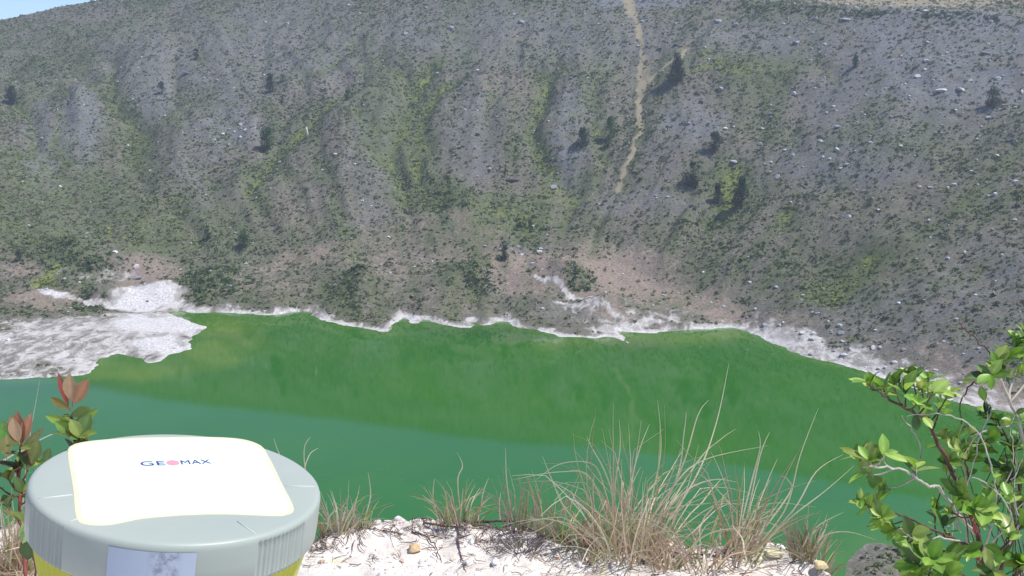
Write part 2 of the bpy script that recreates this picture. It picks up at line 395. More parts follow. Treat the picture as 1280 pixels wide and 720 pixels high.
for a in [(95, 322, 50, 25, .8), (265, 352, 50, 18, .8), (560, 250, 30, 22, .6), (655, 290, 24, 14, .7), (720, 350, 20, 15, .8), (600, 342, 35, 14, .7), (130, 378, 28, 13, 1.4), (716, 352, 22, 16, 1.2), (600, 345, 30, 14, 1.0), (445, 350, 14, 24, .5), (585, 322, 14, 12, .4), (375, 330, 20, 8, .4), (640, 395, 30, 8, .3)]:
    DARKG = mx(DARKG, patch(*a)); PINK = PINK * 1.0
# bare pinkish and brown soil
for a in [(370, 325, 60, 15, .8, -14), (330, 355, 60, 14, .5), (60, 375, 70, 14, .85), (190, 345, 50, 24, .85), (480, 330, 70, 45, .55), (560, 375, 70, 22, .5), (560, 305, 60, 20, .7, 28), (610, 305, 60, 12, .8, 28), (655, 335, 55, 25, .95), (700, 340, 90, 22, 1.0, 22), (770, 345, 95, 28, 1.0, 14), (850, 370, 60, 18, .9, 20), (900, 390, 60, 12, .7, 12), (745, 375, 20, 20, .7),
          (960, 402, 70, 10, .6, 16), (1180, 450, 80, 22, .6, 18), (1270, 490, 80, 20, .7), (650, 110, 60, 12, .4), (30, 335, 35, 14, .6), (480, 370, 40, 20, .4), (1080, 420, 90, 12, .35, 18), (365, 265, 25, 25, .5), (330, 65, 60, 20, .2)]:
    PINK = mx(PINK, patch(*a))
# white mineral flats
for a in [(100, 420, 160, 32, .52), (180, 372, 45, 18, 1.0), (195, 404, 70, 14, 1.0), (205, 430, 42, 17, 1.0), (140, 412, 50, 7, .75, 10), (20, 455, 60, 20, .45), (95, 455, 30, 12, .7), (60, 400, 60, 9, .25), (110, 366, 80, 4, .6, 12), (75, 366, 22, 4, 1, 12), (760, 398, 100, 16, .36, 10), (870, 404, 90, 8, .5, 8),
          (700, 367, 35, 3, .8, 18), (740, 384, 60, 5, .5, 14), (1000, 425, 70, 12, .62, 20), (1100, 462, 60, 12, .55, 16), (1230, 500, 80, 8, .6, 12), (820, 394, 60, 14, .36), (130, 345, 70, 8, .35), (780, 408, 60, 7, .75), (20, 425, 50, 12, .5)]:
    WHITE = mx(WHITE, patch(*a))
band_w = 1.4 + 3.2 * (vn(GX / 14, GY / 14, 90) ** 1.5)
shore_band = sstep(1.6, .5, SD / band_w) * (SD > -1) * sstep(.12, .5, vn(GX / 8, GY / 8, 91) + .25 * n8)
side = sstep(60, 130, GX)  # the right shore has the broad pale beach
WHITE = mx(WHITE, shore_band * .95); WHITE = mx(WHITE, side * sstep(26, 4, SD + n8 * 9) * .5 * (SD > -1)); WHITE = mx(WHITE, sstep(9, 2, SD + n8 * 4) * .45 * (SD > -1))
WHITE = WHITE * (1 - .8 * NEARW)
# near shore under the camera
WHITE = mx(WHITE, NEARW * sstep(45, 10, SD + n8 * 6) * .10); ROCK = mx(ROCK, NEARW * sstep(50, 12, SD) * .25); PINK = mx(PINK, NEARW * .3)
# blue grey rubble high on the right, greyer bands along the top
for a in [(1180, 60, 130, 60, .95), (1080, 130, 90, 50, .6), (1050, 200, 100, 30, .6), (1200, 120, 100, 30, .7), (960, 50, 120, 25, .6), (640, 40, 200, 40, .5), (180, 75, 60, 50, .6), (100, 140, 26, 45, .9), (190, 110, 35, 45, .7), (285, 160, 50, 28, .8), (350, 60, 120, 50, .5), (280, 105, 60, 30, .6),
          (870, 155, 40, 28, .8), (710, 160, 28, 60, .8), (700, 208, 22, 18, .9), (590, 150, 30, 60, .5), (800, 250, 70, 16, .5), (460, 200, 30, 90, .45), (1150, 400, 140, 50, .5), (1240, 380, 80, 90, .5), (50, 180, 20, 60, .7), (245, 185, 30, 60, .5), (770, 340, 50, 18, .7, 10), (640, 310, 40, 12, .5, 25), (820, 200, 30, 40, .3),
          (800, 3, 70, 6, 1.2), (760, 3, 25, 5, 1.2)]:
    ROCK = mx(ROCK, patch(*a))
# soil track on the slope
for pl, w, s in [([(786, -4), (792, 20), (797, 32), (804, 52), (802, 69), (799, 87), (802, 104), (796, 120), (800, 137), (797, 152), (801, 166), (791, 178), (789, 192), (778, 213), (775, 238)], 1.25, .95), ([(862, 58), (848, 72), (830, 84), (819, 92), (812, 100), (803, 112), (798, 128)], 1.4, .8), ([(786, -2), (791, 18)], 4, .7), ([(803, 72), (808, 92), (802, 110)], 3.4, .5)]:
    P = hit(ZT, [p[0] for p in pl], [p[1] for p in pl]); D, TT = seg_dist(P, GX + n8 * 2.6 + fbm(GX / 3, GY / 3, 2, 8), GY + n8 * 2)
    TAN = mx(TAN, s * sstep(w * 1.5, w * .5, D)); 
for a in [(805, 80, 7, 7, .4), (792, 8, 10, 6, .4), (865, 60, 14, 10, .4), (60, 20, 60, 6, .3), (1150, 0, 160, 8, .6)]:
    TAN = mx(TAN, patch(*a))
YEL *= (1 - TAN); GREEN *= (1 - .6 * TAN)
# beyond the rim on the right: dry grass plateau
plate = sstep(2, 14, O) * far; TAN = mx(TAN, plate * .24 * (.5 + .8 * vn(GX / 12, GY / 12, 9)))
DARKG = mx(DARKG, np.exp(-((O + 2) / 4.5) ** 2) * far * sstep(100, 200, GX) * .8)
DARKG = mx(DARKG, np.exp(-((O + 6) / 5) ** 2) * far * .45 * sstep(-.1, .4, n20))
for A in (GREEN, YEL, DARKG): A *= (1 - np.clip(WHITE * 1.25, 0, 1)); A *= (1 - .25 * np.clip(PINK, 0, 1))
GREEN *= (1 - .55 * np.clip(ROCK, 0, 1)); YEL *= 1 - .5 * np.clip(ROCK, 0, 1)
GREEN = mx(GREEN, NEARW * .3 * sstep(20, 50, SD))

m = NT('crater_ground', .95, .1)
A = m.sep(m.attr('MaskA').outputs['Color']); B = m.sep(m.attr('MaskB').outputs['Color'])
green, white, pink = A[0], A[1], A[2]; tan_, rock, yel = B[0], B[1], B[2]
nb = m.noise(.03, 5); nf = m.noise(.35, 5, .7); ng = m.noise(1.1, 5, .75); nm = m.noise(.11, 5, .65)
c = m.mix(m.rng(nb, .35, .65), (.160, .145, .118), (.138, .130, .109))
c = m.mix(m.rng(nf, .35, .68), c, (.19, .174, .146))
c = m.mix(m.math('MULTIPLY', rock, m.rng(nm, .3, .55), clamp=True), c, (.180, .184, .198))
def thr(mask, noi, lo, hi, amp=.9):
    return m.rng(m.math('ADD', mask, m.math('MULTIPLY', m.math('SUBTRACT', noi, .5), amp * 2)), lo, hi)
c = m.mix(thr(pink, nf, .3, .8), c, (.268, .215, .182))
c = m.mix(m.math('MULTIPLY', thr(green, ng, .25, .85, 1.0), .85), c, (.105, .135, .055))
c = m.mix(m.math('MULTIPLY', thr(yel, nf, .35, .95, 1.0), .8), c, (.20, .235, .055))
# pebble grain
vo = m.vor(.9); grain = m.rng(vo.outputs['Distance'], 0.05, .75, .72, 1.22, False)
c = m.mix(1.0, c, m.n('ShaderNodeCombineColor').outputs[0], 'MIX') if False else c
gs = m.n('ShaderNodeVectorMath', operation='SCALE'); m.l(c, gs.inputs[0]); m.l(grain, gs.inputs['Scale']); c = gs.outputs[0]
tuft = m.rng(m.noise(.75, 3, .5), .54, .66); tuft = m.math('MULTIPLY', tuft, m.math('SUBTRACT', 1.0, m.math('MAXIMUM', white, m.math('MULTIPLY', tan_, .7)), clamp=True))
c = m.mix(m.math('MULTIPLY', tuft, .4), c, (.10, .12, .06))
c = m.mix(thr(tan_, ng, .3, .7, .4), c, (.33, .285, .185))
vw = m.vor(1.4); spk = m.math('MULTIPLY', m.rng(vw.outputs['Distance'], .16, .10), m.rng(m.math('ADD', rock, m.math('SUBTRACT', nm, .5)), .45, .8))
c = m.mix(m.math('MULTIPLY', spk, .85), c, (.62, .63, .66))
wstreak = m.noise(.16, 7, .72, m.scalev((1.5, .75, 1.0)), .7)
wcol = m.mix(m.rng(wstreak, .42, .60), (.40, .375, .36), (.64, .615, .60))
wf = m.rng(m.math('ADD', white, m.math('MULTIPLY', m.math('SUBTRACT', wstreak, .5), 1.1)), .28, .62)
wf2 = m.rng(white, .8, .97)
wcol = m.mix(wf2, wcol, m.mix(m.rng(ng, .35, .6), (.50, .48, .49), (.76, .75, .75)))
crk = m.rng(m.noise(.55, 6, .8), .3, .7, .72, 1.12, False); ws_ = m.n('ShaderNodeVectorMath', operation='SCALE'); m.l(wcol, ws_.inputs[0]); m.l(crk, ws_.inputs['Scale']); wcol = ws_.outputs[0]
c = m.mix(m.math('MAXIMUM', wf, wf2), c, wcol)
m.col(c)
hb = m.math('ADD', m.math('MULTIPLY', ng, .6), nf); m.bump(hb, .4, 1.4)
GROUND = m.m

V = np.stack([GX, GY, ZT], -1).reshape(-1, 3); Q = grid_faces(*GX.shape)
terrain = fast_mesh('hillside', V, Q, GROUND); tag(terrain, kind='structure')
MA = np.stack([GREEN, WHITE, PINK], -1).reshape(-1, 3).clip(0, 1.2); MBm = np.stack([TAN, ROCK, YEL], -1).reshape(-1, 3).clip(0, 1.2)
set_col(terrain.data, 'MaskA', MA); set_col(terrain.data, 'MaskB', MBm)

# ------------------------------------------------------------------ lake
wxs = np.concatenate([np.arange(-420, 330, 2.0)]); wys = np.arange(170, 560, 2.0)
LX, LY = np.meshgrid(wxs, wys, indexing='ij'); ws = poly_sdist(LX, LY, L)
sh = hit(ZT * 0, [150, 200, 300, 700, 760, 840, 880, 500], [452, 452, 415, 424, 428, 420, 418, 412])
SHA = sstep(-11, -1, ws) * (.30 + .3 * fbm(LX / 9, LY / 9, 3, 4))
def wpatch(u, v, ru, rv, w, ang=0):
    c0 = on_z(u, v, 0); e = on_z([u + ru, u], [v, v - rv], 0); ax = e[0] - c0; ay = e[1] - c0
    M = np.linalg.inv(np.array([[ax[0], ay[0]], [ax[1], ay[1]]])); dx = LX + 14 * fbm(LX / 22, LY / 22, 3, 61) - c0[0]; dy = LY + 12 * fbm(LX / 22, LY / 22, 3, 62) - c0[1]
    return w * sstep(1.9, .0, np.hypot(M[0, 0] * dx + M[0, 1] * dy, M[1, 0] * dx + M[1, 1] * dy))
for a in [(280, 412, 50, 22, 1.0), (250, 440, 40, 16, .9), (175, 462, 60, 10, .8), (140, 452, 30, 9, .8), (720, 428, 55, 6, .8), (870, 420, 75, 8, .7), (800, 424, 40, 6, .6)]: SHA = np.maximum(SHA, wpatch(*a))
DARK_REFL = np.zeros(LX.shape)  # dark reflections close to the shore, painted into the water colour
for a in [(600, 412, 90, 8, .7), (770, 431, 50, 5, .8), (560, 414, 40, 7, .6), (290, 425, 40, 5, .4), (660, 420, 60, 6, .6), (20, 482, 60, 7, .5)]: DARK_REFL = np.maximum(DARK_REFL, wpatch(*a) * (.7 + .3 * fbm(LX / 16, LY / 16, 2, 9)))
m = NT('green_water', .05, .5); m.b.inputs['IOR'].default_value = 1.48
A = m.sep(m.attr('Shallow').outputs['Color']); nw = m.noise(.02, 4, .6); n2 = m.noise(.12, 4, .6)
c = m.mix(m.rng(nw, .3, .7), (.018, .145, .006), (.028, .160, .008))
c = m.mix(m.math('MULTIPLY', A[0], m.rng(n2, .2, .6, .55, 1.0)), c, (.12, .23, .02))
c = m.mix(m.math('MULTIPLY', A[1], .7), c, (.03, .085, .02))  # painted dark reflections mixed over the green
m.col(c)
w1 = m.noise(.9, 4, .6, m.scalev((1, 2.0, 1))); m.bump(w1, .07, .03)
m.b.inputs['Roughness'].default_value = .035
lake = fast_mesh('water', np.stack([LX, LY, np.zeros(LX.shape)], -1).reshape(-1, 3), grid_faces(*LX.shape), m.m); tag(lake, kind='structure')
set_col(lake.data, 'Shallow', np.stack([SHA, DARK_REFL, SHA * 0], -1).reshape(-1, 3).clip(0, 1))

# ------------------------------------------------------------------ scrub and rubble on the slopes
def mask(Ag, x, y): return interp(Ag, x, y)
def ico():
    import bmesh
    bm = bmesh.new(); bmesh.ops.create_icosphere(bm, subdivisions=1, radius=1.0)
    v = np.array([p.co[:] for p in bm.verts]); f = np.array([[q.index for q in g.verts] for g in bm.faces]); bm.free(); return v, f
IV, IF = ico()
def scatter(name, P, S, C, kind_tpl, mat, seedn=3):
    """one mesh of many template copies. templates: list of (verts, tris)"""
    r = np.random.default_rng(seedn); which = r.integers(0, len(kind_tpl), len(P)); VV = []; FF = []; CC = []; off = 0
    for k, (tv, tf) in enumerate(kind_tpl):
        m_ = which == k; n = m_.sum()
        if not n: continue
        a = r.uniform(0, 2 * PI, n); ca, sa = np.cos(a), np.sin(a); s = S[m_]
        x = (tv[None, :, 0] * ca[:, None] - tv[None, :, 1] * sa[:, None]) * s[:, 0:1]; y = (tv[None, :, 0] * sa[:, None] + tv[None, :, 1] * ca[:, None]) * s[:, 0:1]
        z = tv[None, :, 2] * s[:, 1:2]
        v = np.stack([x, y, z], -1) + P[m_][:, None, :]; nv = len(tv)
        VV.append(v.reshape(-1, 3)); FF.append((tf[None] + (np.arange(n) * nv)[:, None, None] + off).reshape(-1, 3)); off += n * nv
        jit = r.uniform(.7, 1.3, (n, nv, 1)); CC.append((C[m_][:, None, :] * jit).reshape(-1, 3))
    o = fast_mesh(name, np.concatenate(VV), np.concatenate(FF), mat, k=3, smooth=False); set_col(o.data, 'Col', np.concatenate(CC)); return o
def bush_tpl(n, seedn, up=.9):
    r = np.random.default_rng(seedn); V_ = []; F_ = []
    for i in range(n):
        d = r.normal(size=3); d[2] = abs(d[2]); d /= np.linalg.norm(d); c0 = d * r.uniform(.35, .85) * np.array([1, 1, up])
        t1 = r.normal(size=3); t1 /= np.linalg.norm(t1); t2 = np.cross(t1, d + .3 * r.normal(size=3)); t2 /= np.linalg.norm(t2) + 1e-6
        s = r.uniform(.3, .55)
        V_ += [c0 + t1 * s, c0 - t1 * s * .6 + t2 * s * .9, c0 - t1 * s * .5 - t2 * s * .8]; F_.append((3 * i, 3 * i + 1, 3 * i + 2))
    return np.array(V_), np.array(F_)
def rock_shape(seedn, rough=.28):
    r = np.random.default_rng(seedn); v = IV * (1 + r.uniform(-rough, rough, (len(IV), 1))); v = v * np.array([1, r.uniform(.7, 1), r.uniform(.55, .8)]); return v, IF
SCRUB = mat_vcol('scrub_leaves', .8, .15, .1, 3, trans=.12)
N = 670000
u = RNG.uniform(-640, 520, N); yy = RNG.uniform(190, 935, N)
x = u
z = mask(ZT, x, yy); pu, pv, pd = project(np.stack([x, yy, z], -1))
g = mask(GREEN, x, yy); w = mask(WHITE, x, yy); pk = mask(PINK, x, yy); ye = mask(YEL, x, yy); tn = mask(TAN, x, yy); dk = mask(DARKG, x, yy); rk = mask(ROCK, x, yy); sdv = mask(SD, x, yy); ov = mask(O, x, yy)
clump = .5 + .5 * fbm(x / 5, yy / 5, 3, 88)
prob = (.26 + .65 * np.clip(g, 0, 1) + .3 * ye + .95 * dk) * (1 - np.clip(w * 2.2, 0, 1)) * (1 - .8 * np.clip(pk - dk, 0, 1)) * (1 - np.clip(tn * .95, 0, 1)) * (1 - .45 * np.clip(rk, 0, 1)) * (.05 + 1.8 * clump) * (.45 + 1.1 * vn(x / 26, yy / 26, 123))
vis = (pu > -420) & (pu < 1600) & (pv > -60) & (pv < 740) & (sdv > 2.5) & (ov < np.where(x > 60, 85, 8))
keep = vis & (RNG.uniform(size=N) < prob * 1.0)
x, yy, z, g, ye, dk, rk, pk = [q[keep] for q in (x, yy, z, g, ye, dk, rk, pk)]; n = len(x); print('scrub', n)
c1 = np.array([.155, .180, .085]); c2 = np.array([.13, .195, .062]); c3 = np.array([.25, .31, .065]); c4 = np.array([.26, .24, .18]); c5 = np.array([.075, .13, .045])
mixv = np.clip(g * .9 + RNG.uniform(-.35, .35, n), 0, 1)[:, None]; C = c1 * (1 - mixv) + c2 * mixv
yv = (RNG.uniform(size=n) < np.clip(ye * .75, 0, .85))[:, None]; C = np.where(yv, c3 * RNG.uniform(.7, 1.1, (n, 1)), C)
dv = (RNG.uniform(size=n) < np.clip(dk, 0, .8))[:, None]; C = np.where(dv, c5, C)
gv = (RNG.uniform(size=n) < .18)[:, None]; C = np.where(gv & ~dv & ~yv, c4, C)
sz = RNG.gamma(2.2, .24, n) + .26; sz = .9 * np.minimum(sz, 2.2) * (1 + .35 * np.clip(dk, 0, 1)); S = np.stack([sz, sz * RNG.uniform(.7, 1.15, n)], -1)
scrub = scatter('scrub', np.stack([x, yy, z - .05], -1), S, C, [bush_tpl(11, 100 + k) for k in range(8)], SCRUB); tag(scrub, kind='stuff')
scrub['label'] = 'low grey green scrub dotted over the crater wall'; scrub['category'] = 'scrub'

ROCKM = mat_vcol('pale_rock', .9, .15, .22, 2.5)
N = 40000; x = RNG.uniform(-420, 400, N); yy = RNG.uniform(330, 800, N); z = mask(ZT, x, yy); pu, pv, pd = project(np.stack([x, yy, z], -1))
rk = mask(ROCK, x, yy); sdv = mask(SD, x, yy); w = mask(WHITE, x, yy); sd_r = sstep(90, 150, x) * sstep(34, 8, sdv) * (sdv > 1)
upr = sstep(880, 1080, pu) * sstep(330, 130, pv)
prob = (.03 + .10 * np.clip(rk, 0, 1) * (fbm(x / 14, yy / 14, 3, 66) > .05) + .42 * sd_r + .16 * upr * (fbm(x / 9, yy / 9, 3, 67) > 0)) * (sdv > 1)
keep = (RNG.uniform(size=N) < prob) & (pu > -60) & (pu < 1340) & (pv > -30) & (pv < 560)
x, yy, z = x[keep], yy[keep], z[keep]; n = len(x); print('rubble', n)
br = np.clip(RNG.normal(.46, .14, (n, 1)), .16, .8); C = br * np.array([.98, 1.0, 1.06]); sz = np.minimum(RNG.gamma(2.2, .22, n) + .2, 1.6); S = np.stack([sz, sz], -1)
rub = scatter('rubble', np.stack([x, yy, z], -1), S, C, [rock_shape(200 + k) for k in range(8)], ROCKM, 5); tag(rub, 'small pale stones scattered over the crater slopes', 'rubble', kind='stuff')

# ---- boulders one can point to
def rock_mesh(name, seedn, rough=.22, sub=3, mat=ROCKM, col=(.5, .5, .52)):
    import bmesh
    bm = bmesh.new(); bmesh.ops.create_icosphere(bm, subdivisions=sub, radius=1.0); r = np.random.default_rng(seedn)
    v = np.array([p.co[:] for p in bm.verts]); f = [tuple(q.index for q in g.verts) for g in bm.faces]; bm.free()
    planes = r.normal(size=(9, 3)); planes /= np.linalg.norm(planes, axis=1)[:, None]; hgt = r.uniform(.5, .88, 9)
    for p, h in zip(planes, hgt):
        d = v @ p; v = v - np.maximum(d - h, 0)[:, None] * p
    v *= 1 + rough * .35 * fbm(v[:, 0] * 2.2 + seedn + v[:, 2], v[:, 1] * 2.2 - v[:, 2] * 1.7, 3, seedn)[:, None]
    v *= np.array([1.1, r.uniform(.8, 1.05), r.uniform(.65, .9)])
    mb = MB(); mb.add(v, f, col); me = mb.build(name, mat, smooth=False); d = me.data; COL.objects.unlink(me); bpy.data.objects.remove(me); return d
pale = [rock_mesh('boulder', 300 + k, col=(.60, .60, .62)) for k in range(3)]; grey = [rock_mesh('boulder', 310 + k, col=(.33, .34, .38)) for k in range(3)]; dark = [rock_mesh('boulder', 320 + k, col=(.12, .125, .14)) for k in range(3)]
BL = [ # u, v, width px, tone, label
 (652, 28, 10, 'g', 'large grey boulder just below the rim at top centre'), (563, 36, 9, 'g', 'grey boulder near the rim left of the largest top centre boulder'), (507, 43, 9, 'g', 'grey boulder at the head of the left centre gully'),
 (546, 92, 7, 'g', 'single grey boulder between the two green gullies of the upper slope'), (993, 118, 9, 'p', 'white boulder alone on the slope right of the soil track'), (917, 203, 9, 'p', 'white boulder just above the cluster of dark trees'),
 (950, 181, 7, 'p', 'white boulder right of the uppermost tree of the cluster'), (991, 195, 7, 'p', 'white boulder left of the rock group on the middle right slope'), (1046, 188, 8, 'p', 'tallest white boulder of the rock group on the middle right slope'),
 (1147, 96, 8, 'p', 'bright white boulder above the long pale ledge at upper right'), (1177, 114, 15, 'p', 'long white slab on the upper right slope'), (1201, 113, 10, 'p', 'short white slab right of the long white slab'),
 (972, 222, 7, 'p', 'tall narrow white boulder below the middle right rock group'), (1235, 148, 8, 'g', 'grey boulder below the lone tree at upper right'), (901, 112, 10, 'g', 'wide grey boulder right of the tree beside the soil track'),
 (898, 27, 10, 'g', 'grey boulder near the rim right of the soil track'), (920, 32, 8, 'g', 'smaller grey boulder right of the rimside grey boulder'), (1020, 24, 8, 'g', 'grey boulder under the dark rim line at right of centre'), (995, 54, 9, 'g', 'grey boulder below the dark rim line'),
 (1058, 25, 12, 'g', 'flat grey slab under the dark rim line'), (1159, 54, 8, 'g', 'grey boulder high on the right slope above the bright white one'), (1232, 67, 12, 'g', 'broad pale grey outcrop near the top right corner'),
 (860, 155, 8, 'g', 'grey boulder right of the lower soil track'), (907, 161, 6, 'p', 'white boulder above the cluster tree on the middle slope'), (832, 162, 4, 'p', 'small white boulder beside the lower soil track'), (784, 146, 3, 'p', 'tiny white boulder above the pale green tree'),
 (385, 168, 3, 'p', ''), (293, 165, 4, 'p', ''), (301, 156, 5, 'p', 'white boulder topmost in the pale cluster of the left slope'), (279, 168, 6, 'p', 'white boulder leftmost in the pale cluster of the left slope'), (300, 172, 6, 'p', 'white boulder lowest in the pale cluster of the left slope'),
 (330, 94, 4, 'p', 'small white boulder above the upper left tree'), (419, 193, 5, 'p', 'small white boulder on the crest of the central spur'), (640, 226, 16, 'd', 'dark outcrop at the head of the bright green hollow'), (113, 46, 10, 'd', 'dark boulder below the rim at upper left'),
 (235, 92, 14, 'd', 'flat dark outcrop between the upper left trees'), (456, 150, 8, 'd', 'dark boulder at the top of the central spur gully'), (692, 235, 10, 'g', 'grey boulder at the foot of the straight central gully'), (597, 168, 7, 'd', 'small dark outcrop on the centre of the slope'),
 (845, 57, 10, 'd', 'dark boulder above the tree beside the soil track'), (824, 62, 9, 'd', 'dark boulder left of the branch of the soil track'), (1263, 175, 10, 'd', 'dark boulder on the far right slope'), (655, 189, 3, 'p', ''),
 (170, 334, 9, 'p', 'pale boulder on the brown knoll behind the white flat'), (172, 348, 13, 'g', 'grey block on the brown knoll behind the white flat'), (648, 309, 5, 'p', 'white boulder beside the dark bush above the pink soil'),
 (1017, 418, 9, 'p', 'largest white boulder on the right shore'), (1002, 417, 8, 'p', 'white boulder left of the largest one on the right shore'), (955, 407, 9, 'g', 'grey boulder on the shore where the lake turns right'), (979, 404, 6, 'p', 'white boulder between grey shore boulder and the largest white one'),
 (1053, 427, 6, 'p', ''), (1091, 435, 8, 'p', 'white boulder on the right shore above the leafy branch tip'), (1100, 435, 7, 'p', 'white boulder touching the one above the leafy branch tip'), (1094, 413, 5, 'p', ''), (1062, 437, 6, 'p', ''), (1051, 417, 9, 'g', 'dark grey slab upslope of the white shore boulders'), (1098, 461, 6, 'p', ''),
 (905, 384, 6, 'p', 'white boulder on the brown soil above the shore'), (944, 387, 7, 'p', 'flat white boulder on the brown soil above the turning shore'), (1022, 392, 6, 'p', 'lone white boulder upslope of the right shore'), (970, 359, 7, 'g', 'grey boulder in the scrub above the turning shore'),
 (1161, 276, 6, 'p', 'white boulder in scrub halfway up the right slope'), (1098, 263, 6, 'p', ''), (1060, 272, 8, 'p', 'flat white boulder halfway up the right slope'), (1244, 244, 9, 'p', 'white boulder near the right edge halfway up the slope'), (1269, 275, 6, 'p', ''), (1206, 316, 6, 'p', 'white boulder low in the scrub of the right slope'),
 (1149, 234, 6, 'p', ''), (1163, 235, 6, 'p', ''), (1185, 235, 5, 'p', ''), (1246, 195, 6, 'p', ''), (1058, 206, 7, 'p', ''), (1028, 197, 6, 'p', ''), (1037, 199, 5, 'p', ''), (1051, 211, 5, 'p', ''), (1046, 159, 9, 'g', 'grey boulder above the rock group on the middle right slope'), (917, 159, 5, 'p', ''), (953, 161, 5, 'p', ''), (964, 132, 5, 'p', ''),
 (1156, 87, 5, 'p', ''), (1116, 76, 5, 'p', ''), (1213, 101, 5, 'p', ''), (1248, 99, 8, 'p', ''), (1269, 135, 6, 'p', ''), (1277, 115, 7, 'p', ''), (1240, 27, 5, 'p', ''), (1087, 68, 4, 'p', ''), (255, 388, 0, 'p', '')]
for k, (u_, v_, wp, tone, lab) in enumerate(BL):
    if not wp: continue
    p = hit(ZT, u_, v_)[0]; d = project(p)[2]; rad = wp * d / F / 2 * .95
    me = {'p': pale, 'g': grey, 'd': dark}[tone][k % 3]
    o = link('boulder', me, None); o.location = (p[0], p[1], p[2] + rad * .15); o.rotation_euler = (random.uniform(-.3, .3), random.uniform(-.3, .3), random.uniform(0, 6))
    sc = (1, 1, 1)
    if wp >= 12: sc = (1.2, .8, .45); o.rotation_euler.z = random.uniform(-.2, .2)
    if 'tall' in lab: sc = (.8, .8, 1.6)
    o.scale = [rad * q for q in sc]
    if not lab:
        if v_ > 380: lab = 'small white boulder among the rocks strewn on the right shore'
        elif u_ > 1000 and v_ < 140: lab = 'small white boulder strewn on the upper right slope below the rim'
        elif u_ > 1000 and v_ < 222: lab = 'small white boulder in the rocks strewn over the middle right slope'
        elif u_ > 1000: lab = 'small white boulder in the lower scrub of the right slope'
        elif u_ > 880: lab = 'small white boulder on the slope above the cluster of trees'
        elif u_ > 600: lab = 'tiny white boulder alone near the centre of the slope'
        elif u_ > 350: lab = 'tiny white boulder near the pale stump on the left slope'
        else: lab = 'tiny white boulder inside the pale cluster of the left slope'
    tag(o, lab, 'boulder', 'boulders strewn on the crater wall')

# ---- trees on the slope
BARK = mat_simple('bark', (.09, .07, .055), .9, .1, .3, 3)
LEAFT = mat_vcol('tree_leaves', .75, .2, .12, 2, trans=.15)
def tree(u_, v_, hp, wp, shape, col, label, k):
    p = hit(ZT, u_, v_)[0]; d = project(p)[2]; H = hp * d / F * 1.06; W = wp * d / F / 2 * 1.2
    t = empty('tree', (p[0], p[1], p[2] - .2)); r = np.random.default_rng(500 + k)
    mb = MB(); tube(mb, [(0, 0, -.5), (.03 * H, 0, H * .3), (0, .02 * H, H * .62), (.0, 0, H * .9)], [H * .035, H * .028, H * .016, H * .005], 7)
    for i in range(7):
        a = r.uniform(0, 2 * PI); z0 = H * r.uniform(.15, .7); l = W * r.uniform(.4, .8)
        tube(mb, [(0, 0, z0), (math.cos(a) * l * .5, math.sin(a) * l * .5, z0 + H * .04), (math.cos(a) * l, math.sin(a) * l, z0 + H * .12)], [H * .012, H * .008, H * .003], 5)
    mb.build('trunk', BARK, t)
    V_, F_, C_ = [], [], []; nl = 10 if hp > 15 else 7; lobes = []
    for i in range(nl * 2):
        q = r.uniform(0, 1); zz = .08 + .84 * q
        prof = (1 - q) ** .7 * 1.0 + .1 if shape == 'cone' else math.sqrt(max(.05, 1 - (2 * q - .9) ** 2 * .9))
        a = r.uniform(0, 2 * PI); rr_ = prof * r.uniform(.1, .72); lobes.append((math.cos(a) * rr_ * W, math.sin(a) * rr_ * W, zz * H, W * r.uniform(.36, .55) * (.6 + .5 * prof), r.uniform(.65, 1.4)))
    for (lx, ly, lz, lr, br_) in lobes:
        for j in range(95):
            dd = r.normal(size=3); dd /= np.linalg.norm(dd); c0 = np.array([lx, ly, lz]) + dd * lr * r.uniform(.5, 1.08) * np.array([1, 1, .8])
            t1 = r.normal(size=3); t1 /= np.linalg.norm(t1); t2 = np.cross(t1, r.normal(size=3)); t2 /= np.linalg.norm(t2); s = r.uniform(.1, .26) * (H / 9) * 1.35
            b = len(V_); V_ += [c0 + t1 * s, c0 + t2 * s * .7, c0 - t1 * s, c0 - t2 * s * .7]; F_.append((b, b + 1, b + 2, b + 3)); C_ += [np.array(col) * br_ * r.uniform(.7, 1.3)] * 4
    o = fast_mesh('crown', np.array(V_), np.array(F_), LEAFT, t, smooth=False); set_col(o.data, 'Col', np.array(C_))
    tag(t, label, 'tree', 'small trees on the crater wall')
DG = (.042, .085, .034); MG = (.06, .13, .04); LG = (.10, .20, .05)
